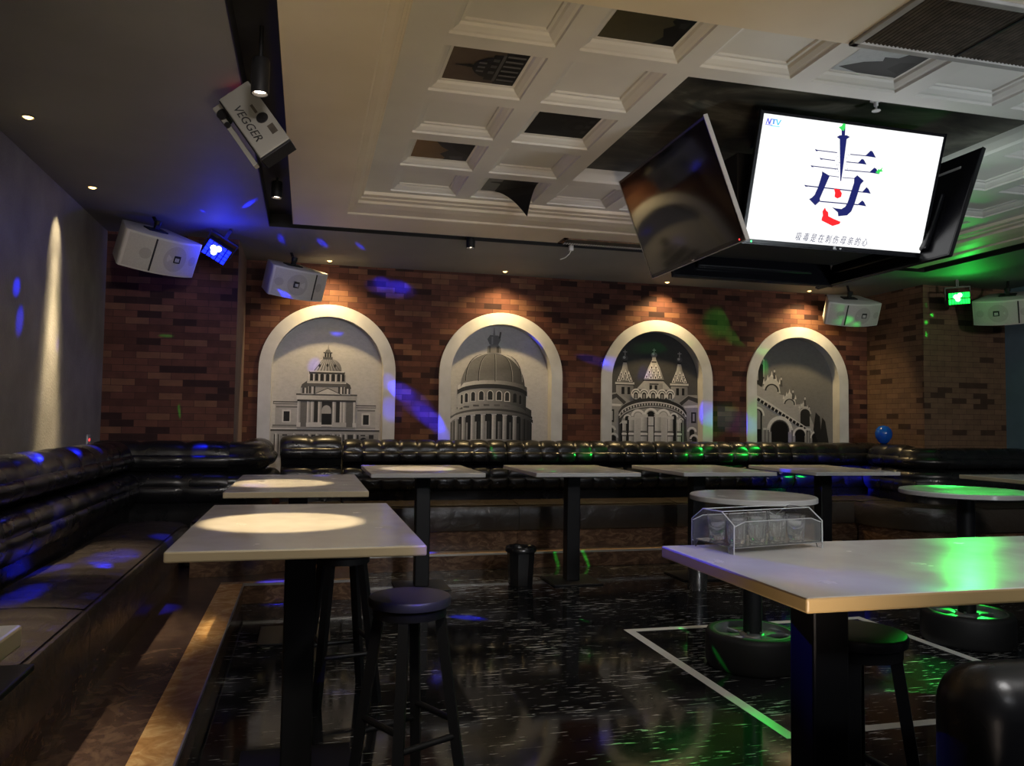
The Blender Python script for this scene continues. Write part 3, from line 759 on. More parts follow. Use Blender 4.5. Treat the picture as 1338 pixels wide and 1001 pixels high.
# ------------------------------------------------------------------ tables
def rect_table(name_label, x0, x1, y0, y1, legs, group, th=.036, zt=1.02, edge=M_tedge, bp=.23):
    t = thing('bar_table', name_label, 'table', ((x0+x1)/2, (y0+y1)/2, 0), 0, group)
    w, d = x1-x0, y1-y0
    bm = nb(); bb(bm, -w/2, w/2, -d/2, d/2, zt-th, zt, .006, 2)
    for f in bm.faces: f.material_index = 0 if f.normal.z > .5 else 1
    obj('tabletop', bm, [M_table, edge], t)
    for lx in legs:
        bm = nb(); bb(bm, lx-.062, lx+.062, -.062, .062, .012, zt-th-.012, .008); obj('leg', bm, M_iron, t)
        bm = nb(); bb(bm, lx-.2, lx+.2, -.2, .2, zt-th-.014, zt-th, .003); obj('mounting_plate', bm, M_iron, t)
        bm = nb(); bb(bm, lx-bp, lx+bp, -bp, bp, 0, .016, .005); obj('base_plate', bm, M_iron, t)
    return t
G1, G2 = 'white bar tables on the left', 'white bar tables in front of the back sofa'
rect_table('white table with bright spotlit top, nearest on the left', -.43, .41, 2.75, 4.17, [.0], G1)
rect_table('white table behind the nearest left table, under the black spotlight', -.455, .37, 4.86, 6.33, [.0], G1)
rect_table('white back row table with a warm spotlight pool on its top', .5, 1.43, 6.42, 7.58, [.03], G2, edge=M_table)
rect_table('white back row table behind the dark waste bin', 1.86, 2.80, 6.42, 7.58, [.04], G2, edge=M_table)
rect_table('white back row table right of the waste bin table', 3.2, 4.12, 6.42, 7.58, [-.04], G2, edge=M_table)
rect_table('white back row table at the right end, lit blue and green', 4.52, 5.43, 6.42, 7.58, [.03], G2, edge=M_table)
rect_table('white table at the right edge behind the green-lit round table', 5.72, 6.6, 4.75, 6.03, [0], 'white tables on the right')
rect_table('large white table in the right foreground holding the clear tray', 1.215, 3.0, 1.765, 2.61, [-.56, .56], 'white tables on the right', .04, edge=M_tedge2, bp=.075)
rect_table('white table corner poking in at the left edge over the sofa seat', -.95, -.554, 1.2, 1.858, [.06], G1, .045)

def round_table(label, x, y, r, rw):
    t = thing('round_table', label, 'table', (x, y, 0), 0, 'round tables on wheel bases')
    bm = nb(); lathe(bm, [(0, .985), (r-.01, .985), (r, .99), (r, 1.014), (r-.006, 1.02), (0, 1.02)], 64)
    for f in bm.faces: f.material_index = 0 if f.normal.z > .8 else 1
    obj('tabletop', bm, [M_table, M_table], t, 30)
    bm = nb(); lathe(bm, [(.055, .19), (.055, .975)], 24); lathe(bm, [(0, .972), (.17, .972), (.17, .985), (0, .985)], 32); obj('column', bm, M_iron, t, 40)
    bm = nb()
    lathe(bm, [(rw-.05, .0), (rw-.012, .006), (rw, .03), (rw, .18), (rw-.01, .205), (rw-.03, .212), (rw-.045, .207), (rw-.05, .19)], 64)
    tyre = obj('tyre', bm, M_rubber, t, 50)
    bm = nb(); ri = rw-.048
    lathe(bm, [(ri, .0), (ri, .19), (ri+.004, .208), (ri-.008, .21), (ri-.014, .19), (ri-.02, .12), (ri-.02, .0)], 64)
    for k in range(5):
        a = 2*PI*k/5+.3; Mz = Matrix.Rotation(a, 4, 'Z')
        prism(bm, [(.05, -.048), (ri*.55, -.03), (ri-.012, -.062), (ri-.012, .062), (ri*.55, .03), (.05, .048)], .15, .178, 0, Mz, .006)
    lathe(bm, [(0, .2), (.05, .2), (.07, .19), (.09, .16), (.09, .12)], 40)
    for k in range(5):
        a = 2*PI*k/5; lathe(bm, [(0, .208), (.009, .208), (.009, .198)], 10, (.066*math.cos(a), .066*math.sin(a), 0))
    obj('wheel_rim', bm, M_alloy, t, 40)
    return t
round_table('grey-white round table on a car wheel base behind the clear tray', 2.64, 4.38, .375, .278)
round_table('round table with a green-lit top on a car wheel base', 4.37, 4.55, .415, .288)

# ------------------------------------------------------------------ stools
def stool(label, x, y, rz):
    t = thing('bar_stool', label, 'stool', (x, y, 0), rz, 'round black bar stools')
    H_ = .77
    bm = nb(); lathe(bm, [(0, H_-.04), (.15, H_-.04), (.158, H_-.034), (.16, H_-.01), (.155, H_-.002), (.145, H_), (0, H_-.003)], 56); obj('seat', bm, M_seat, t, 40)
    bm = nb(); lathe(bm, [(.135, H_-.075), (.142, H_-.075), (.142, H_-.042), (.135, H_-.042)], 48); obj('apron', bm, M_iron, t, 40)
    P_ = lambda a, z: Vector((math.cos(a), math.sin(a), 0))*(.115+.105*(1-z/(H_-.05))) + Vector((0, 0, z))
    for k in range(4):
        a = PI/4+k*PI/2; bm = nb()
        Ax = Vector((-math.sin(a), math.cos(a), 0)); Rx = Vector((math.cos(a), math.sin(a), 0)); hw = .019
        r = []
        for z in (0, H_-.045):
            c = P_(a, z); r.append([bm.verts.new(c+Ax*s*hw+Rx*q*hw) for s, q in ((-1, -1), (1, -1), (1, 1), (-1, 1))])
        bm.faces.new(r[0]); bm.faces.new(r[1])
        for i in range(4): bm.faces.new((r[0][i], r[0][(i+1) % 4], r[1][(i+1) % 4], r[1][i]))
        bmesh.ops.recalc_face_normals(bm, faces=bm.faces); obj('leg', bm, M_iron, t)
    for k in range(4):
        z = .24 if k % 2 == 0 else .30
        a, b = P_(PI/4+k*PI/2, z), P_(PI/4+(k+1)*PI/2, z); bm = nb(); tube(bm, [a, b], .013, 8); obj('stretcher', bm, M_iron, t, 60)
    return t
st = stool('round black bar stool with a purple sheen beside the spotlit table', .405, 3.14, math.radians(28))
dup(st, (.20, 4.35, 0), math.radians(12), 'dark stool whose legs show beneath the spotlit left table')
dup(st, (1.79, 2.33, 0), math.radians(5), 'black stool tucked under the large right foreground table')

# ------------------------------------------------------------------ floor tape, bins, armchair
bm = nb(); TX0, TX1, TY0, TY1, TW = 2.185, 4.1, 3.33, 5.30, .062
for q in ([(TX0, TY0), (TX0+TW, TY0+TW), (TX0+TW, TY1-TW), (TX0, TY1)], [(TX0, TY0), (TX1, TY0), (TX1-TW, TY0+TW), (TX0+TW, TY0+TW)],
          [(TX1, TY0), (TX1, TY1), (TX1-TW, TY1-TW), (TX1-TW, TY0+TW)], [(TX0, TY1), (TX0+TW, TY1-TW), (TX1-TW, TY1-TW), (TX1, TY1)]):
    prism(bm, q, .0005, .0018)
tag(obj('floor_tape', bm, M_tape), 'pale tape rectangle stuck on the black floor round the wheel bases', 'tape')

def waste_bin(label, x, y, mats, sc=1):
    t = thing('waste_bin', label, 'bin', (x, y, 0), .35, 'small waste bins by the platform step'); t.scale = (sc, sc, 1)
    bm = nb(); lathe(bm, [(0, .004), (.1, .004), (.104, .0), (.108, .01), (.125, .30), (.121, .30), (.104, .012), (0, .012)], 8 if mats[0] is M_bin else 32); obj('body', bm, mats[0], t, 25)
    bm = nb(); lathe(bm, [(.12, .29), (.131, .29), (.135, .305), (.133, .33), (.124, .338), (.117, .33), (.117, .30)], 40); obj('rim', bm, mats[1], t, 40)
    if mats[0] is M_bin:
        bm = nb(); lathe(bm, [(.112, .27), (.118, .33), (.126, .342), (.138, .328), (.139, .30)], 28)
        for v in bm.verts: v.co += Vector((random.uniform(-1, 1), random.uniform(-1, 1), random.uniform(-1, 1)))*.003
        obj('liner', bm, M_bin, t, 60)
    return t
waste_bin('dark glossy waste bin with a black liner by the step', 1.87, 6.92, (M_bin, M_bin))
waste_bin('brushed steel waste bin half hidden behind the right foreground table', 3.325, 6.40, (M_steel, M_bin), .72)

t = thing('armchair', 'black leather armchair with rounded back at the bottom right corner', 'armchair', (1.93, 1.33, 0), math.radians(-4))
bm = nb(); bb(bm, -.46, .46, .14, .36, .10, .885, .105, 7)
bm.verts.ensure_lookup_table(); obj('backrest', bm, M_leather, t, 60)
bm = nb(); bb(bm, -.32, .32, -.34, .15, .28, .46, .06, 5); obj('seat', bm, M_leather, t, 60)
for s in (-1, 1):
    bm = nb(); bb(bm, s*.39-.07, s*.39+.07, -.36, .15, .10, .62, .05, 5); obj('armrest', bm, M_leather, t, 60)
    for q in (-1, 1):
        bm = nb(); lathe(bm, [(0, 0), (.022, 0), (.03, .1), (0, .1)], 16, (s*.38, .0+q*.28, 0)); obj('foot', bm, M_iron, t, 40)
bm = nb(); bb(bm, -.33, .33, -.34, .16, .10, .275, .01); obj('base', bm, M_leather, t)

# ------------------------------------------------------------------ clear acrylic glass tray
t = thing('acrylic_tray', 'clear acrylic glass holder on the large right foreground table', 'tray', (1.545, 2.535, 1.02), math.radians(12))
LX, LY, HT = .40, .215, .135
bm = nb()
side = [(-LY/2, 0), (-LY/2, .095), (-LY/2+.06, HT), (LY/2-.06, HT), (LY/2, .095), (LY/2, 0), (LY/2-.02, 0), (LY/2-.03, .022), (-LY/2+.03, .022), (-LY/2+.02, 0)]
for s in (-1, 1):
    bm = nb(); Mx = basis((s*LX/2, 0, 0), Vector((0, 1, 0)), Vector((0, 0, 1)), Vector((1, 0, 0)))
    prism(bm, side, -.003, .003, 0, Mx)
    obj('end_panel', bm, M_glass, t)
bm = nb()
for s in (-1, 1):
    Mx = basis((0, s*(LY/2-.003), 0), Vector((1, 0, 0)), Vector((0, 0, 1)), Vector((0, -1, 0)))
    pts = [(-LX/2+.004, .018), (LX/2-.004, .018), (LX/2-.004, .09), (LX/2-.05, .105), (-LX/2+.05, .105), (-LX/2+.004, .09)]
    prism(bm, pts, -.002, .002, 0, Mx)
obj('long_panel', bm, M_glass, t)
M_aedge = mat('frosted_acrylic_edge', (.8, .82, .82), .2, trans=.35)
bm = nb()
for s_ in (-1, 1):
    tube(bm, [(s_*LX/2, y, z) for y, z in side[:6]], .0022, 6)
    tube(bm, [(-LX/2+.004, s_*(LY/2-.003), .09), (-LX/2+.05, s_*(LY/2-.003), .105), (LX/2-.05, s_*(LY/2-.003), .105), (LX/2-.004, s_*(LY/2-.003), .09)], .0016, 6)
    tube(bm, [(-LX/2, s_*(LY/2-.004), .02), (LX/2, s_*(LY/2-.004), .02)], .0016, 6)
    tube(bm, [(-LX/2, s_*(LY/2-.06), HT), (LX/2, s_*(LY/2-.06), HT)], .0016, 6)
obj('polished_edge', bm, M_aedge, t)
bm = nb(); bb(bm, -LX/2+.004, LX/2-.004, -LY/2+.006, LY/2-.006, .02, .025); obj('shelf', bm, M_glass, t)
for i in range(4):
    for j in range(2):
        gx, gy = -.135+.09*i, -.048+.096*j
        bm = nb(); lathe(bm, [(0, .026), (.024, .026), (.028, .034), (.034, .112), (.0315, .112), (.026, .042), (0, .04)], 20, (gx, gy, 0))
        g = obj('drinking_glass', bm, M_glass, None, 40)
        tag(g, 'clear tumbler, %s from the left in the %s row of the acrylic holder' % ('first second third fourth'.split()[i], 'near far'.split()[j]), 'glass', 'tumblers in the acrylic holder')
        g.location = (1.545, 2.535, 1.02); g.rotation_euler = (0, 0, math.radians(12))

# ------------------------------------------------------------------ hanging screens
def screen_frame(cx, cy, cz, yaw, tilt):
    r = Vector((math.cos(yaw), math.sin(yaw), 0)); n0 = Vector((math.sin(yaw), -math.cos(yaw), 0))
    n = n0*math.cos(tilt) - Vector((0, 0, 1))*math.sin(tilt); u = n.cross(r)
    return basis((cx, cy, cz), r, u, n)
def television(label, M, w, h, lit=False, band=None):
    t = thing('hanging_television', label, 'television', (0, 0, 0), 0, 'televisions round the ceiling mount')
    t.matrix_world = M
    bm = nb(); bw, bh = w+.032, h+.036
    bb(bm, -bw/2, bw/2, -bh/2-.006, bh/2, -.026, -.002, .004)
    bb(bm, -bw*.36, bw*.36, -bh*.42, bh*.12, -.06, -.026, .012)
    obj('housing', bm, M_tv, t)
    bm = nb()
    for x0, x1, y0, y1 in ((-bw/2-.004, -bw/2+.001, -bh/2-.008, bh/2+.003), (bw/2-.001, bw/2+.004, -bh/2-.008, bh/2+.003), (-bw/2, bw/2, -bh/2-.010, -bh/2-.005)):
        bb(bm, x0, x1, y0, y1, -.024, .001)
    obj('side_band', bm, band or M_tv, t)
    if not lit:
        bm = nb(); quad(bm, [(-w/2, -h/2, 0), (w/2, -h/2, 0), (w/2, h/2, 0), (-w/2, h/2, 0)]); obj('screen', bm, M_screen_off, t)
    return t
TW_, TH_ = 1.21, .681
tilt = math.radians(16.5)
MF = screen_frame(2.9975, 3.963, 2.833, math.radians(1.4), tilt)
tv = television('lit television with a white picture of a dark blue character and red drops', MF, TW_, TH_, True)
# picture drawn in fractions of the screen: x right, y down, measured from a squared-up view
def sf(x, y): return ((x-.5)*TW_, (.5-y)*TH_, .0004)
p = Pic(sf, (0, 0, 1), .00006)
p.rect(0, 0, 1, 1, (1, 1, 1))
navy = (.012, .016, .13); red = (1, .02, .025); grn = (.05, .72, .12)
SHAPES = [
    ('n', [(0.4163,0.0228),(0.4369,0.0187),(0.4435,0.0957),(0.4257,0.0992)]),
    ('n', [(0.4,0.1108),(0.4152,0.0936),(0.4522,0.0864),(0.4717,0.0968),(0.458,0.1148),(0.4165,0.1228)]),
    ('n', [(0.4174,0.1172),(0.4558,0.1097),(0.4632,0.3166),(0.4667,0.4571),(0.4614,0.458),(0.4437,0.3202)]),
    ('n', [(0.3001,0.2303),(0.4168,0.2303),(0.4176,0.2373),(0.3009,0.2371)]),
    ('n', [(0.2937,0.2262),(0.3044,0.2286),(0.3117,0.2403),(0.3015,0.2423)]),
    ('n', [(0.4894,0.2312),(0.5817,0.2275),(0.5826,0.2345),(0.4903,0.2382)]),
    ('n', [(0.5732,0.2338),(0.5993,0.1841),(0.6101,0.1888),(0.6361,0.2368),(0.6139,0.2352)]),
    ('n', [(0.3328,0.2935),(0.4132,0.2954),(0.4141,0.3023),(0.3336,0.3004)]),
    ('n', [(0.3272,0.2903),(0.3373,0.2929),(0.3446,0.3037),(0.3341,0.3045)]),
    ('n', [(0.4744,0.2953),(0.5475,0.2933),(0.5484,0.3003),(0.4753,0.3023)]),
    ('n', [(0.5384,0.3008),(0.5586,0.2589),(0.5701,0.2635),(0.5906,0.3015),(0.5678,0.3)]),
    ('n', [(0.2909,0.3598),(0.438,0.3613),(0.4389,0.3684),(0.2917,0.3667)]),
    ('n', [(0.2854,0.3577),(0.2962,0.3602),(0.3043,0.372),(0.2922,0.372)]),
    ('n', [(0.4734,0.3618),(0.6183,0.3565),(0.6193,0.3636),(0.4743,0.3688)]),
    ('n', [(0.6122,0.3635),(0.6368,0.3181),(0.6497,0.3261),(0.6687,0.3673),(0.6391,0.3645)]),
    ('n', [(0.3919,0.4231),(0.4503,0.4242),(0.451,0.4297),(0.3926,0.4286)]),
    ('n', [(0.469,0.4255),(0.5399,0.4223),(0.5406,0.4279),(0.4696,0.431)]),
    ('n', [(0.3531,0.3968),(0.3984,0.4259),(0.3915,0.4644),(0.3659,0.6189),(0.3698,0.639),(0.3475,0.6782),(0.3079,0.6318),(0.3215,0.6181),(0.334,0.5933),(0.3456,0.5288),(0.355,0.4256)]),
    ('n', [(0.5351,0.4214),(0.5491,0.3962),(0.5918,0.4356),(0.5777,0.4667),(0.5634,0.6311),(0.553,0.6983),(0.533,0.7343),(0.4852,0.7486),(0.4782,0.7169),(0.441,0.6796),(0.4642,0.6853),(0.4956,0.6862),(0.5141,0.6646),(0.5234,0.6259),(0.5387,0.4619)]),
    ('n', [(0.276,0.5225),(0.5497,0.5232),(0.5508,0.5322),(0.277,0.5313)]),
    ('n', [(0.269,0.5203),(0.2805,0.5217),(0.2893,0.5337),(0.2758,0.5338)]),
    ('n', [(0.5656,0.5246),(0.609,0.5255),(0.6101,0.5334),(0.5666,0.5325)]),
    ('n', [(0.5918,0.5324),(0.6132,0.4849),(0.6251,0.4968),(0.6445,0.5353),(0.6179,0.5327)]),
    ('n', [(0.368,0.637),(0.5834,0.6326),(0.5846,0.6418),(0.3691,0.646)]),
    ('n', [(0.5787,0.6392),(0.6027,0.598),(0.6144,0.609),(0.6317,0.6437),(0.6043,0.641)]),
    ('r', [(0.4333,0.5254),(0.4659,0.5268),(0.4821,0.5574),(0.481,0.5864),(0.4621,0.6033),(0.4452,0.5923),(0.4434,0.5581)]),
    ('r', [(0.4025,0.688),(0.4131,0.713),(0.4244,0.7229),(0.43,0.7571),(0.4634,0.7754),(0.5032,0.793),(0.4992,0.8113),(0.4626,0.8344),(0.4291,0.8158),(0.3959,0.7973),(0.3955,0.774),(0.3988,0.756),(0.3925,0.722)]),
    ('g', [(0.4008,0.0313),(0.4159,0.0197),(0.4207,-0.0029),(0.4344,-0.0014),(0.436,0.0297),(0.4309,0.0557),(0.4184,0.0517)]),
    ('g', [(0.6484,0.3571),(0.6616,0.3262),(0.6701,0.3304),(0.6842,0.3062),(0.6801,0.3287),(0.6883,0.3421),(0.6723,0.3472),(0.671,0.3669)]),
    ('d', [(0.4778,0.3125),(0.4808,0.312),(0.4815,0.3175),(0.4785,0.318)]),
    ('d', [(0.4243,0.3315),(0.4273,0.331),(0.428,0.3365),(0.425,0.337)]),
    ('d', [(0.478,0.2376),(0.481,0.2371),(0.4816,0.2425),(0.4786,0.2431)]),
    ('d', [(0.4201,0.3689),(0.4231,0.3684),(0.4238,0.3739),(0.4208,0.3744)]),
    ('d', [(0.4724,0.265),(0.4754,0.2645),(0.4761,0.2699),(0.4731,0.2705)]),
    ('d', [(0.4368,0.3084),(0.4398,0.3078),(0.4405,0.3133),(0.4375,0.3138)]),
    ('d', [(0.4909,0.2995),(0.4939,0.299),(0.4946,0.3044),(0.4916,0.305)]),
    ('d', [(0.4224,0.2612),(0.4254,0.2606),(0.426,0.2661),(0.423,0.2666)]),
    ('d', [(0.4936,0.3607),(0.4966,0.3601),(0.4973,0.3657),(0.4943,0.3662)]),
    ('d', [(0.4306,0.352),(0.4336,0.3514),(0.4342,0.3569),(0.4312,0.3574)]),
    ('d', [(0.479,0.2372),(0.482,0.2367),(0.4827,0.2421),(0.4797,0.2427)]),
    ('d', [(0.4334,0.3279),(0.4364,0.3274),(0.4371,0.3328),(0.4341,0.3334)]),
    ('d', [(0.4695,0.2338),(0.4725,0.2333),(0.4732,0.2387),(0.4702,0.2393)]),
    ('d', [(0.4338,0.3093),(0.4367,0.3088),(0.4374,0.3142),(0.4344,0.3148)]),
    ('d', [(0.4958,0.362),(0.4988,0.3615),(0.4995,0.367),(0.4965,0.3675)]),
    ('d', [(0.4385,0.3788),(0.4415,0.3783),(0.4422,0.3838),(0.4392,0.3843)]),
    ('d', [(0.4865,0.3514),(0.4895,0.3508),(0.4902,0.3563),(0.4872,0.3569)]),
    ('d', [(0.4323,0.3822),(0.4353,0.3817),(0.436,0.3872),(0.433,0.3877)]),
    ('d', [(0.4846,0.2414),(0.4876,0.2408),(0.4883,0.2463),(0.4853,0.2468)]),
    ('d', [(0.4116,0.2735),(0.4146,0.2729),(0.4153,0.2784),(0.4123,0.2789)]),
    ('d', [(0.4932,0.2928),(0.4962,0.2922),(0.4969,0.2977),(0.4939,0.2982)]),
    ('d', [(0.4249,0.2841),(0.4278,0.2836),(0.4285,0.289),(0.4255,0.2896)]),
    ('d', [(0.4812,0.2871),(0.4842,0.2865),(0.4849,0.292),(0.4819,0.2925)]),
    ('d', [(0.4235,0.3287),(0.4265,0.3282),(0.4272,0.3337),(0.4242,0.3342)]),
    ('d', [(0.4931,0.3665),(0.4961,0.366),(0.4968,0.3715),(0.4938,0.372)]),
    ('d', [(0.4379,0.3802),(0.4409,0.3796),(0.4416,0.3851),(0.4386,0.3857)]),
]
INK = {'n': navy, 'r': red, 'g': grn, 'd': (.2, .22, .35)}
for c, pts in SHAPES: p.poly(pts, INK[c])
# corner channel mark
for dx, c in ((0, (.12, .12, .75)), (.026, (.1, .35, .85)), (.050, (.08, .6, .85))):
    if dx == .026:
        p.poly([(.04, .035), (.068, .035), (.068, .042), (.058, .042), (.058, .075), (.05, .075), (.05, .042), (.04, .042)], c)
    else:
        if dx: p.poly([(.014+dx, .034), (.021+dx, .034), (.028+dx, .066), (.037+dx, .034), (.043+dx, .034), (.031+dx, .078), (.025+dx, .078)], c)
        else: p.poly([(.014+dx, .078), (.02+dx, .034), (.025+dx, .034), (.031+dx, .064), (.037+dx, .034), (.042+dx, .034), (.037+dx, .078), (.029+dx, .078), (.022+dx, .05), (.019+dx, .078)], c)
p.rect(.012, .08, .05, .087, (.35, .35, .95)); p.rect(.04, .086, .088, .092, (.2, .75, .9))
p.done('screen', M_lit, tv)
def text_mesh(name, body, size, m, parent, loc, shear=0, rot=0, ext=.0004, sx=1):
    cu = bpy.data.curves.new(name, 'FONT'); cu.body = body; cu.size = size; cu.align_x = 'CENTER'; cu.align_y = 'CENTER'; cu.shear = shear; cu.extrude = ext; cu.resolution_u = 3
    o = bpy.data.objects.new(name, cu); C.objects.link(o)
    bpy.context.view_layer.update()
    me = bpy.data.meshes.new_from_object(o.evaluated_get(bpy.context.evaluated_depsgraph_get()))
    C.objects.unlink(o); bpy.data.objects.remove(o)
    q = bpy.data.objects.new(name, me); C.objects.link(q); q.parent = parent
    me.materials.clear(); me.materials.append(m)
    q.location = loc; q.rotation_euler = (0, 0, rot); q.scale = (sx, 1, 1)
    return q
M_sub = mat('grey_blue_subtitle', (0, 0, 0), .5, emit=(.05, .055, .14), es=1)
text_mesh('subtitle', '吸 毒 是 在 刺 伤 母 亲 的 心', .052, M_sub, tv, ((.465-.5)*TW_, (.5-.952)*TH_, .012), .25, 0, .0003, .76)
bm = nb(); bb(bm, -.012, .004, -TH_/2-.021, -TH_/2-.004, -.002, .0006); bb(bm, -.006, .012, -TH_/2-.021, -TH_/2-.015, -.002, .0006); bb(bm, .03, .044, -TH_/2-.018, -TH_/2-.009, -.002, .0006)
obj('brand_mark', bm, M_badge, tv)
def led(parent, x, y, m):
    bm = nb(); lathe(bm, [(0, .004), (.004, .002), (.005, 0)], 10, (x, y, -.002)); obj('indicator_light', bm, m, parent)
led(tv, -TW_/2+.045, -TH_/2-.013, M_grnled)
ML = screen_frame(2.0425+.117, 4.473, 2.970-.253+.253-.0, -H, tilt)
wl = 1.243
ML = screen_frame(1.911*1.13, 3.958*1.13, 1.45+1.178*1.13, math.radians(-90.6), math.radians(20.9))
tl = television('switched off television facing left, reflecting an arched niche', ML, wl-.032, .70-.036, False, M_silver)
led(tl, wl/2-.06, -.70/2+.008, M_redled)
bm = nb(); bb(bm, -.012, .016, -.70/2-.002, -.70/2+.005, -.002, .0006); obj('brand_mark', bm, M_badge, tl)
MR = screen_frame(3.74, 4.47, 2.778, math.radians(90.6), math.radians(20.9))
tr_ = television('television facing right, seen from behind beside the lit one', MR, wl-.032, .70-.036, True)
bm = nb(); bb(bm, -.50, .12, .245, .262, -.0295, -.0265); obj('back_pale_strip', bm, M_white, tr_)  # thin pale strip along the upper part of the television back
MB = screen_frame(2.995, 5.05, 2.79, math.radians(180), math.radians(16.5))
tvb = television('rear television hanging lowest behind the lit one, showing its back', MB, TW_, TH_, True)
for tt, ww, hh, col in ((tr_, wl-.032, .664, (.85, 1, .95)), (tvb, TW_, TH_, (1, .92, .98))):
    bm = nb(); quad(bm, [(-ww/2, -hh/2, 0), (ww/2, -hh/2, 0), (ww/2, hh/2, 0), (-ww/2, hh/2, 0)])
    obj('screen', bm, mat('glowing_screen', (0, 0, 0), .2, emit=col, es=2.2), tt)
t = thing('ceiling_bracket', 'black ceiling bracket holding the four hanging televisions', 'bracket', (2.95, 4.5, 0))
bm = nb(); bb(bm, -.07, .07, -.07, .07, 2.62, 3.28, .004); obj('pole', bm, M_iron, t)
bm = nb(); bb(bm, -.52, .58, -.30, .30, 2.56, 3.06, .01); obj('mount_box', bm, M_black, t)
bm = nb(); bb(bm, -.16, .16, -.16, .16, 3.262, 3.284, .004); obj('ceiling_plate', bm, M_iron, t)
for a, ln in ((0, .56), (H, .42), (PI, .58), (-H, .32)):
    bm = nb(); bb(bm, 0, ln, -.025, .025, 2.74, 2.79, .004, 2, 0, Matrix.Rotation(a, 4, 'Z')); obj('arm', bm, M_iron, t)

# ------------------------------------------------------------------ loudspeakers
def speaker(label, loc, yaw, tiltd, flip, w=.62, h=.33, d=.34):
    """front faces local -y; the cabinet has a bowed front and tapers towards the back"""
    t = thing('wall_loudspeaker', label, 'loudspeaker', loc, 0, 'white ceiling loudspeakers')
    t.rotation_euler = (math.radians(tiltd), 0, yaw)
    fr = [(-w/2 + w*k/14, -d/2 - .085*(1-(2*k/14-1)**2) + .0) for k in range(15)]
    out = fr + [(w/2, -d/2+.03), (w*.30, d/2), (-w*.30, d/2), (-w/2, -d/2+.03)]
    bm = nb(); prism(bm, out, -h/2, h/2, 0, None, .006); obj('cabinet', bm, M_white, t, 30)
    bm = nb(); n = 14; inset = .016
    for zz in (0,):
        A = [Vector((x*(1-2*inset/w), y-.010, -h/2+inset)) for x, y in fr]; B = [Vector((x*(1-2*inset/w), y-.010, h/2-inset)) for x, y in fr]
        for k in range(n): quad(bm, [A[k], A[k+1], B[k+1], B[k]])
    bmesh.ops.remove_doubles(bm, verts=bm.verts, dist=.0005)
    obj('grille', bm, M_grille, t, 60)
    def fy(x): return -d/2 - .085*(1-(2*x/w)**2) - .010
    def driver(cx, r, name):
        bm = nb(); pts = []
        for k in range(33):
            a = 2*PI*k/32; x = cx+r*math.cos(a); pts.append((x, fy(x)-.0015, r*math.sin(a)))
        c = bm.verts.new((cx, fy(cx)-.0015, 0)); vs = [bm.verts.new(q) for q in pts[:-1]]
        for k in range(32): bm.faces.new((c, vs[k], vs[(k+1) % 32]))
        bmesh.ops.recalc_face_normals(bm, faces=bm.faces)
        if sum(f_.normal.y for f_ in bm.faces) > 0: bmesh.ops.reverse_faces(bm, faces=bm.faces)
        obj(name, bm, M_cone, t)
    s = -1 if flip else 1
    driver(s*.07, h*.36, 'woofer'); driver(-s*.185, .045, 'tweeter'); driver(s*.25, .04, 'tweeter')
    bx0 = -s*.125
    bm = nb(); bb(bm, bx0-.006, bx0+.006, fy(bx0)-.004, fy(bx0)+.006, -h/2+inset, h/2-inset); obj('divider', bm, M_dark, t)
    b = s*.085
    bm = nb(); bb(bm, b-.03, b+.03, fy(b)-.006, fy(b)+.004, -.03, .03, .003); bd = obj('badge', bm, M_dark, t)
    bm = nb()
    for q in range(3): bb(bm, b-.018+.013*q, b-.01+.013*q, fy(b)-.0075, fy(b)-.005, -.012, .012)
    bb(bm, b-.02, b+.02, fy(b)-.0075, fy(b)-.005, -.019, -.015); obj('emblem', bm, M_badge, bd)
    bm = nb(); bb(bm, -.085, .085, -.05, .05, h/2, h/2+.012, .003); bb(bm, -.02, .02, -.015, .015, h/2+.01, h/2+.07); lathe(bm, [(0, h/2+.05), (.03, h/2+.05), (.03, h/2+.085), (0, h/2+.085)], 16); obj('bracket', bm, M_iron, t)
    bm = nb()
    top = 3.1 - loc[2]
    tube(bm, [(0, .0, h/2+.05), (0, .0 + math.sin(math.radians(tiltd))*(top), top*1.0)], .014, 8); obj('rod', bm, M_iron, t)
    return t
speaker('large white loudspeaker at the far left corner by the plaster wall', (-1.29, 7.12, 2.845), math.radians(43), 25, False, .67, .30)
speaker('white loudspeaker hung above the first arch beside the blue light', (-.2, 8.25, 2.83), math.radians(35), 20, True, .62, .29)
speaker('white loudspeaker hung above the last arch near the brick return', (6.16, 8.15, 2.82), math.radians(-9), 24, False, .64, .27)
speaker('white loudspeaker cut by the right picture edge beside the green light', (7.63, 7.30, 2.80), math.radians(-54), 20, True, .66, .28)

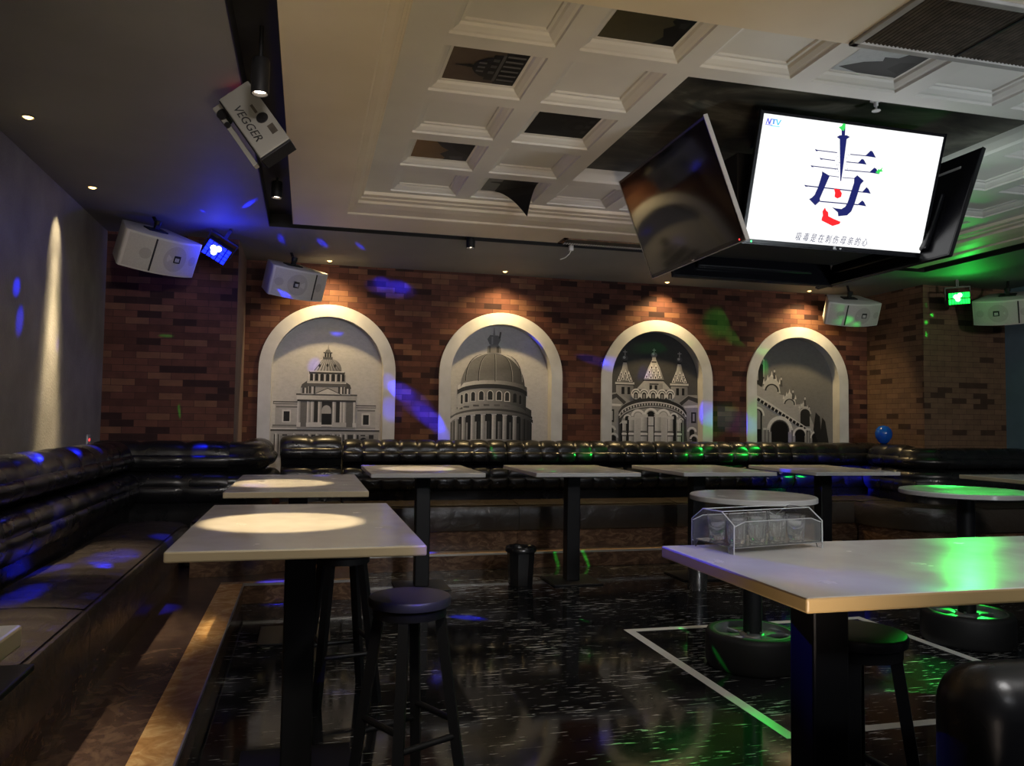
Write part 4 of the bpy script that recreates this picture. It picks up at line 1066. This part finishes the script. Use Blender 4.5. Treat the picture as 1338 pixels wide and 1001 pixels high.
# ------------------------------------------------------------------ disco lights
def derby(label, loc, yaw, m0, m1, nx, nz, curved, pitch=0, roll=0):
    t = thing('disco_light', label, 'disco light', loc, yaw); t.rotation_euler = (pitch, roll, yaw)
    bm = nb(); bb(bm, -.112, .112, .0, .14, -.075, .072, .01); obj('housing', bm, M_dark, t)
    bm = nb()
    for i in range(nx):
        for j in range(nz):
            x = (i-(nx-1)/2)*.215/nx; z = (j-(nz-1)/2)*.14/nz
            y = -.03 + (.9*x*x*2 if curved else 0)
            bb(bm, x-.215/nx*.38, x+.215/nx*.38, y-.012, y, z-.14/nz*.40, z+.14/nz*.40)
    obj('led_lens', bm, m0, t)
    bm = nb()
    for x, z in ((-.04, .02), (.0, .035), (-.02, -.01)): lathe(bm, [(0, .018), (.02, .012), (.026, 0)], 12, (0, 0, 0), 0, Matrix.Translation((x, -.048, z)) @ Matrix.Rotation(H, 4, 'X'))
    obj('bright_led', bm, m1, t)
    bm = nb()
    for s in (-1, 1): bb(bm, s*.125-.004, s*.125+.004, .03, .06, -.01, .13)
    bb(bm, -.13, .13, .03, .06, .12, .135); bb(bm, -.015, .015, .03, .06, .13, 3.12-loc[2]); obj('yoke', bm, M_iron, t)
    return t
BL = Vector((-.80, 7.38, 2.90)); GL = Vector((7.03, 7.38, 2.885))
derby('glowing blue disco light hung between the two left loudspeakers', BL, math.radians(14), M_blueled, M_blueledc, 5, 4, False, .45, .5)
derby('glowing green disco light hung beside the rightmost loudspeaker', GL, math.radians(-30), M_greenled, M_greenledc, 8, 2, True, .1, -.06)

# ------------------------------------------------------------------ laser projector in the black groove
Rr = Vector((.9690, -.2475, 0)); 
cam_r = Vector((.96885, -.24729, .01347)); cam_u = Vector((-.02513, -.04426, .9987)); cam_f = Vector((.24728, .96785, .04732))
tod = (Vector((-.24, 4.0, 2.84)) - Vector((0, 0, 1.45))).normalized()
u_ = (cam_r*.57 - cam_u*.80 - tod*.30).normalized()
n_ = -(tod - u_*tod.dot(u_)).normalized()
w_ = n_.cross(u_).normalized()
t = thing('laser_projector', 'silver laser projector tilted under the black ceiling groove', 'projector')
t.matrix_world = basis((-.285, 4.02, 2.90), u_, w_, n_)
bm = nb(); bb(bm, -.205, .20, -.085, .085, -.09, 0, .006); obj('housing', bm, M_silver_pj, t)
bm = nb(); bb(bm, .198, .212, -.083, .083, -.088, -.004, .002); bb(bm, -.205, .2, -.092, -.084, -.088, -.012, .002); obj('end_cap', bm, M_dark, t)
bm = nb(); lathe(bm, [(0, .003), (.028, .003), (.03, 0)], 24, (.02, .035, 0)); obj('knob', bm, M_dark, t)
bm = nb(); bb(bm, .075, .13, .03, .062, 0, .0015); bb(bm, -.075, -.02, .02, .034, 0, .0015); obj('label_plate', bm, M_vent, t)
text_mesh('lettering', 'VEGGER', .056, M_dark, t, (.0, -.038, .002), .3, 0, .0006, 1.15)
bm = nb()
for s in (-1,):
    bb(bm, -.19, .17, s*.125-.012, s*.125+.012, -.10, -.065, .003)
bb(bm, -.235, -.195, -.14, -.08, -.14, -.06, .006)
obj('yoke', bm, M_silver_pj, t)
bm = nb(); lathe(bm, [(0, -.12), (.028, -.12), (.028, -.055), (0, -.055)], 18, (-.17, -.115, 0)); lathe(bm, [(0, -.05), (.014, -.05), (.014, -.11), (0, -.11)], 12, (-.10, -.125, 0)); obj('clamp_knob', bm, M_iron, t)
bm = nb(); lathe(bm, [(0, 0), (.02, 0), (.02, .004), (0, .004)], 12, (-.212, -.02, -.07)); obj('indicator_light', bm, M_redled, t)
bm = nb(); bb(bm, -.24, -.14, -.05, .05, -.30, -.10, .006); obj('hanger', bm, M_iron, t)

# ------------------------------------------------------------------ track spots in the groove, downlights
SPOTS = []
def track_spot(label, x, y, z, ln=.15):
    t = thing('track_spotlight', label, 'spotlight', (x, y, 0), 0, 'black tube spotlights in the ceiling groove')
    bm = nb(); lathe(bm, [(.0, z+ln), (.036, z+ln), (.04, z+ln-.01), (.04, z), (.034, z), (.03, z+.03), (0, z+.03)], 28); obj('lamp_tube', bm, M_iron, t, 40)
    bm = nb(); lathe(bm, [(0, z+.012), (.026, z+.012), (.028, z+.02)], 20); obj('bulb', bm, M_bulbw, t)
    bm = nb(); lathe(bm, [(0, z+ln-.01), (.009, z+ln-.01), (.009, 3.215), (0, 3.215)], 10); obj('stem', bm, M_iron, t)
    return t
track_spot('black tube spotlight in front of the laser projector', -.240, 3.70, 2.90, .16)
track_spot('black tube spotlight in the left ceiling groove beyond the projector', -.255, 6.05, 3.06, .12)
track_spot('black tube spotlight hanging from the groove near the second arch', 1.40, 7.065, 3.01, .13)
def downlight(label, x, y):
    t = thing('downlight', label, 'downlight', (x, y, ZC), 0, 'recessed warm downlights')
    bm = nb(); lathe(bm, [(.028, -.001), (.042, -.001), (.044, -.004), (.03, -.006), (.026, -.001)], 28); obj('trim_ring', bm, M_soffit, t, 40)
    bm = nb(); lathe(bm, [(0, -.012), (.014, -.011), (.022, -.006), (.026, -.001)], 20); obj('bulb', bm, M_bulb, t)
    return t
DL = [(.19, 8.52, 'above the domed church niche'), (2.08, 8.52, 'above the ribbed dome niche'), (4.05, 8.57, 'above the crossed turrets niche'), (5.95, 8.57, 'above the arcaded facade niche'),
      (-1.54, 4.9, 'nearest over the grey plaster wall'), (-1.545, 6.3, 'over the plaster wall near the big loudspeaker')]
for x, y, s in DL: downlight('small warm ceiling downlight ' + s, x, y)

# ------------------------------------------------------------------ vents, cable, sprinkler, balloon, switch
t = thing('ceiling_vent', 'big dusty louvred air vent in the ceiling frame at the top right', 'vent', (3.0, 2.69, ZC))
w, d = 1.55, .46
bm = nb()
for x0, x1, y0, y1 in ((-w/2, w/2, -d/2, -d/2+.035), (-w/2, w/2, d/2-.035, d/2), (-w/2, -w/2+.035, -d/2, d/2), (w/2-.035, w/2, -d/2, d/2)): bb(bm, x0, x1, y0, y1, -.016, 0, .004)
obj('vent_frame', bm, M_ventframe, t)
bm = nb()
for k in range(72):
    x = -w/2+.04+k*(w-.08)/71; bx(bm, (x, 0, -.006), (.011, d-.07, .003), 0, 1, 0, Matrix.Translation((x, 0, -.006)) @ Matrix.Rotation(.5, 4, 'Y') @ Matrix.Translation((-x, 0, .006)))
bb(bm, -w/2+.03, w/2-.03, -d/2+.03, d/2-.03, -.001, 0)
obj('louvre', bm, M_vent, t)
for x in (-.255, .255):
    bm = nb(); bb(bm, x-.005, x+.005, -d/2+.03, d/2-.03, -.012, 0); obj('divider', bm, M_dark, t)
t = thing('ceiling_vent', 'slim brown slotted air vent at the far edge of the ceiling frame', 'vent', (2.95, 6.88, ZC), 0)
bm = nb(); w, d = 1.5, .20
for x0, x1, y0, y1 in ((-w/2, w/2, d/2-.02, d/2), (-w/2, -w/2+.04, -d/2, d/2), (w/2-.04, w/2, -d/2, d/2), (-w/2, w/2, -d/2, -d/2+.012)): bb(bm, x0, x1, y0, y1, -.012, 0)
obj('vent_frame', bm, M_riser, t)
bm = nb()
for k in range(60): bb(bm, -w/2+.05+k*.0236, -w/2+.062+k*.0236, d/2-.05, d/2-.004, -.016, -.010)
obj('slat', bm, M_white, t)
bm = nb(); bb(bm, -w/2+.03, w/2-.03, -d/2+.01, d/2-.01, -.003, 0); obj('louvre', bm, M_vent, t)
t = thing('cable_clip', 'white cable clip with a short loose cable by the slim vent', 'cable', (2.36, 7.07, 0))
bm = nb(); bb(bm, -.02, .02, -.02, .02, 3.05, 3.10, .004); bb(bm, -.006, .006, -.006, .006, 3.09, 3.215); obj('clip', bm, M_wire, t)
bm = nb(); tube(bm, [(0, 0, 3.052), (-.015, .005, 3.02), (-.05, .01, 2.985), (-.10, .015, 2.965)], .004, 6); obj('loose_cable', bm, M_wire, t, 60)
t = thing('fire_sprinkler', 'small white fire sprinkler on the dark sky mural above the lit screen', 'sprinkler', (3.065, 3.79, 0))
bm = nb(); lathe(bm, [(0, 3.287), (.03, 3.287), (.032, 3.28), (.012, 3.272), (.012, 3.25), (0, 3.25)], 20); obj('body', bm, M_wire, t, 40)
bm = nb(); lathe(bm, [(0, 3.222), (.024, 3.222), (.024, 3.226), (.006, 3.23), (.006, 3.252), (0, 3.252)], 16); obj('deflector', bm, M_wire, t, 40)
bm = nb(); lathe(bm, [(0, -.115), (.018, -.113), (.06, -.085), (.092, -.03), (.098, .02), (.085, .065), (.05, .1), (0, .112)], 32); t = thing('balloon', 'blue balloon resting on the sofa back by the brick return', 'balloon', (6.70, 8.2, 1.345))
obj('balloon_skin', bm, M_balloon, t, 60)
bm = nb(); lathe(bm, [(0, -.128), (.012, -.13), (.006, -.114), (0, -.112)], 12); obj('knot', bm, M_balloon, t, 60)
t = thing('wall_switch', 'small switch with a red light low on the plaster wall', 'switch', (XL, 7.36, 1.245))
bm = nb(); bb(bm, 0, .014, -.043, .043, -.043, .043, .004); obj('plate', bm, M_white, t)
bm = nb(); bb(bm, .013, .018, -.012, .012, -.01, .01); obj('indicator_light', bm, M_redled, t)

# ------------------------------------------------------------------ lights
def spot(loc, tgt, power, col, ang, blend=.5, rad=.02):
    l = bpy.data.lights.new('spot_lamp', 'SPOT'); l.energy = power; l.color = col; l.spot_size = math.radians(ang); l.spot_blend = blend; l.shadow_soft_size = rad
    o = bpy.data.objects.new('spot_lamp', l); C.objects.link(o); o.location = loc
    o.rotation_euler = (Vector(tgt)-Vector(loc)).to_track_quat('-Z', 'Y').to_euler(); return o
def point(loc, power, col, rad=.05):
    l = bpy.data.lights.new('point_lamp', 'POINT'); l.energy = power; l.color = col; l.shadow_soft_size = rad
    o = bpy.data.objects.new('point_lamp', l); C.objects.link(o); o.location = loc; return o
WARM = (1, .66, .28); WARM2 = (1, .78, .5); BLUE = (.010, .018, 1); GREEN = (.02, 1, .08)
# recessed downlights
for k, (x, y, s) in enumerate(DL):
    if k < 4: spot((x, y-.05, 3.07), (x, y+.20, 0), 92, (1, .72, .33), 128, 1, .03)
    else:
        for z, pw, an in ((2.65, 44, 40), (2.05, 130, 30), (1.45, 330, 23), (1.05, 420, 20)): spot((x, y, 3.08), (XL, y, z), pw, (1, .82, .5), an, 1, .015)
# track spots on the tables
spot((-.240, 3.70, 2.895), (-.09, 3.47, 1.02), 400, (1, .74, .40), 21, .35, .015)
spot((-.255, 6.05, 3.04), (-.17, 5.52, 1.02), 370, (1, .74, .40), 20, .4, .015)
spot((1.40, 7.065, 2.99), (.97, 7.05, 1.02), 260, (1, .78, .5), 20, .4, .015)
# disco beams: each is one narrow beam of the fixture, level = light arriving at the spot
from mathutils import Quaternion
def beam(src, tgt, level, ang, col, sx=1, roll=0, blend=.9):
    d = (Vector(tgt)-Vector(src))
    o = spot(src, tgt, level*4*PI*d.length_squared, col, ang, blend, .008)
    o.rotation_mode = 'QUATERNION'; o.rotation_quaternion = d.to_track_quat('-Z', 'Y') @ Quaternion((0, 0, 1), roll); o.scale = (sx, 1, 1)
bo = BL + Vector((.06, -.22, -.05)); go = GL + Vector((-.12, -.24, -.05)); lz = Vector((-.20, 4.45, 2.76))
point(BL + Vector((.06, -.26, -.03)), 4.5, BLUE, .04)
spot(BL + Vector((.06, -.26, -.12)), (-.4, 6.6, 3.1), 6, BLUE, 150, 1, .03)
for tgt, lv, ang, sx, rl_ in (((-.85, 6.78, 3.1), 34, 7, .5, 0), ((-.48, 6.45, 3.1), 24, 9, .45, 0), ((-.6, 6.9, 3.1), 12, 7, .3, 0),
        ((.29, 8.87, 2.41), 7, 4.5, 1, 0), ((.22, 8.87, 2.48), 6, 3, .5, 1.2), ((.06, 8.87, 2.02), 2, 6, .6, -.5), ((.89, 8.74, 1.55), 3.6, 6.5, .6, -.2), ((.86, 8.74, 1.85), 2.5, 5, .6, -.1), 
        ((1.41, 8.72, 1.33), 5, 4.5, .7, .3), ((2.51, 8.76, 2.37), 6, 3.5, .35, .7), ((3.40, 8.72, 2.13), 5, 2.8, .8, 0), ((3.20, 8.74, 2.17), 14, 2.8, .6, 1.4), ((4.82, 8.74, 1.53), 7, 3.5, 1, 0),
        ((-1.77, 5.56, 2.24), 7, 4, .6, 0), ((-1.77, 5.64, 2.04), 7, 6, .45, 0), ((-1.77, 6.44, 1.96), 4, 4, .7, 0),
        ((-1.35, 4.86, .61), 16, 5, 1, 0), ((-1.1, 4.93, .61), 24, 4, .5, 1), ((-.92, 6.1, .61), 12, 7, 1, 0), ((-1.25, 4.16, .61), 18, 6, .5, .4), ((-1.1, 5.2, .61), 8, 10, .6, 0),
        ((-1.55, 5.0, 1.15), 24, 6, .5, 1.3), ((-1.5, 5.9, 1.2), 24, 6, .5, 1.3), ((-1.5, 6.4, 1.2), 20, 5, 1, 0), ((-.9, 7.45, 1.15), 14, 5, 1, 0),
        ((-.31, 5.35, 1.02), 2.5, 6, .8, 0),  ((.88, 6.77, 1.02), 3, 4, .5, 0), ((5.4, 7.36, 1.02), 0, 3, 1, 0), ((4.62, 6.9, 1.02), 5, 2.5, 1, 0), ((1.30, 2.35, 1.0), 3, 9, .5, 0), 
        ((1.18, 5.85, 0), 60, 4, .6, 0), ((1.17, 7.8, .15), 20, 5, .6, 1.5), ((-.2, 6.65, .15), 14, 7, 1, 0), ((5.57, 8.3, .6), 40, 3, 1, 0), ((5.6, 8.3, .85), 60, 3, 1, 0), ((6.2, 8.3, .9), 60, 3, 1, 0)):
    if lv: beam(bo, tgt, lv, ang, BLUE, sx, rl_)
for tgt, lv, ang, sx, rl_ in (((.76, 8.74, 2.93), 24, 3, .7, 1.2), ((.95, 8.74, 2.9), 30, 3.4, .6, 1.3), ((.85, 8.74, 2.88), 8, 8, .4, 1.45), ((1.0, 8.74, 1.75), 22, 4.5, .6, 1.1), ((1.28, 8.74, 1.49), 26, 6, .45, .9), ((1.15, 8.74, 1.62), 8, 9, .4, .9), ((.12, 6.2, 1.02), 3, 5, .8, 0), ((-.27, 7.62, 3.1), 60, 1.6, .5, 1.2), ((.10, 7.68, 3.1), 80, 1.8, .4, 1.3), ((.45, 7.7, 3.1), 60, 1.4, .4, 1.3)):
    beam(lz, tgt, lv, ang, BLUE, sx, rl_)
beam((1.15, .3, 2.9), (.40, 3.15, .77), 2.6, 5.5, (.12, .07, 1))  # unseen third disco lamp, added to put the purple sheen on the stool
point(GL + Vector((-.12, -.26, -.03)), 1.2, GREEN, .04)
spot(GL + Vector((-.12, -.26, -.14)), (6.5, 6.9, 3.1), 12, GREEN, 125, 1, .03)
for tgt, lv, ang, sx, rl_ in (((6.96, 7.78, 2.86), 22, 6, .5, .3), ((7.03, 7.78, 2.75), 26, 6, .7, .4), ((6.95, 7.78, 2.66), 18, 5, 1, 0), ((6.95, 7.78, 2.52), 16, 5, .7, 0), ((4.81, 8.74, 2.67), 3.2, 10, .6, 0), ((5.09, 8.74, 2.5), 2.6, 8, .6, .9), ((5.41, 8.72, 2.38), 1.6, 6, .7, .6), ((5.29, 8.72, 1.5), 1.2, 12, .5, 0), ((4.82, 8.74, 1.5), 2, 8, 1, 0), ((5.52, 8.87, 2.16), 2.2, 6, .35, .1), ((4.0, 8.87, 2.35), .6, 6, .5, 1.5),
        ((2.08, 2.13, 1.02), .24, 5.5, 1, 0), ((4.36, 4.86, 1.02), 2.0, 7, .35, 1.4), ((4.45, 4.5, 1.02), 1.3, 15, 1, 0), ((4.5, 4.25, 1.02), 1.6, 5, .5, 1.4), ((5.0, 8.35, 1.15), 14, 7, .6, 1.3), ((4.4, 8.35, 1.15), 12, 5, .6, 1.3), ((3.0, 8.35, 1.1), 10, 4, .6, 1.3), ((6.5, 6.95, .6), 10, 6, .3, 1.5), ((5.6, 8.3, .85), 6, 6, 1, 0),
        ((3.44, 3.9, 0), 8, 8, .6, 0), ((2.2, 3.6, 0), 1.2, 4, .6, 0), ((1.9, 3.3, 0), 5, 7, .5, 1.2), ((1.5, 3.2, 0), 6, 6, .5, 1.2), ((2.7, 4.4, .2), 1.6, 7, 1, 0), ((4.4, 4.6, .2), 4, 6, 1, 0), ((6.4, 7.0, 3.1), 6, 4, .2, 0), ((5.6, 7.6, 3.1), 8, 4, .2, 0), ((7.3, 6.3, 3.1), 6, 4, .2, 0)):
    beam(go, tgt, lv, ang, GREEN, sx, rl_)
# thin green laser dashes from the projector
for tgt, rl_ in (((1.83, 7.95, .24), .6), ((3.0, 7.95, .27), .5), ((2.75, 7.7, .1), .45), ((2.45, 7.7, .08), .3), ((3.25, 7.7, .11), 1.1), ((-1.12, 7.77, 1.5), .1), ((-1.25, 7.77, 2.18), 1.5), ((.95, 6.5, .7), .2), ((3.5, 4.7, 0), 1.3), ((2.6, 5.2, 0), 1.4), ((2.0, 5.6, 0), 1.4), ((2.45, 4.3, 0), 1.2), ((1.9, 8.3, 1.15), .5), ((2.9, 8.3, 1.15), .4)):
    beam(lz, tgt, 4 if tgt[0] < 0 else 9, 2.2, GREEN, .16, rl_, .3)
# added fill spots, all unseen, brightening ceiling, back walls, tables and left seats
spot((.8, .5, .5), (.8, 3.0, 3.1), 135, (1, .74, .36), 66, .9, .25)
spot((1.0, .8, .6), (1.7, 5.2, 3.1), 105, (1, .80, .66), 44, .8, .25)
spot((4.4, .3, .9), (3.6, 3.9, 3.1), 260, (.86, .95, 1), 66, .9, .25)
spot((-.9, -1.0, 1.6), (-1.2, 4.0, 3.1), 45, (1, .88, .85), 60, .9, .25)
spot((2.2, -1.2, 2.9), (2.6, 8, 1.6), 300, (.93, .95, 1), 70, .9, .2)
spot((.0, .6, 3.0), (-.1, 3.4, .9), 120, (1, .9, .74), 70, .8, .15)
spot((2.4, .7, 3.0), (2.2, 2.6, .9), 110, (1, .97, .95), 80, .8, .15)
for sy in (3.4, 5.2): spot((-1.35, sy, 3.05), (-1.25, sy, .6), 330, (1, .82, .58), 34, 1, .04)
spot((.2, .2, 2.9), (-1.2, 7.8, 1.9), 260, (1, .92, .88), 34, 1, .2)
spot((5.6, .4, 3.0), (7.3, 7.8, 1.8), 420, (1, .92, .82), 50, .9, .2)
Wd = bpy.data.worlds.new('dim_room'); S.world = Wd; Wd.use_nodes = True
Wd.node_tree.nodes['Background'].inputs[0].default_value = (.72, .74, .88, 1); Wd.node_tree.nodes['Background'].inputs[1].default_value = .07

# ------------------------------------------------------------------ camera
cd = bpy.data.cameras.new('camera'); cam = bpy.data.objects.new('camera', cd); C.objects.link(cam)
cd.sensor_fit = 'HORIZONTAL'; cd.sensor_width = 36; cd.lens = 1045.314/1338*36; cd.clip_start = .05
yw, pt, rl = .250159185, .0473359587, .013481351
f_ = Vector((math.sin(yw)*math.cos(pt), math.cos(yw)*math.cos(pt), math.sin(pt))); r_ = Vector((math.cos(yw), -math.sin(yw), 0)); up = r_.cross(f_)
r2 = r_*math.cos(rl)+up*math.sin(rl); u2 = -r_*math.sin(rl)+up*math.cos(rl)
cam.matrix_world = basis((0, 0, 1.45), r2, u2, -f_)
S.camera = cam
S.view_settings.view_transform = 'Standard'; S.view_settings.look = 'None'; S.view_settings.exposure = 0; S.view_settings.gamma = 1; S.view_settings.use_curve_mapping = False
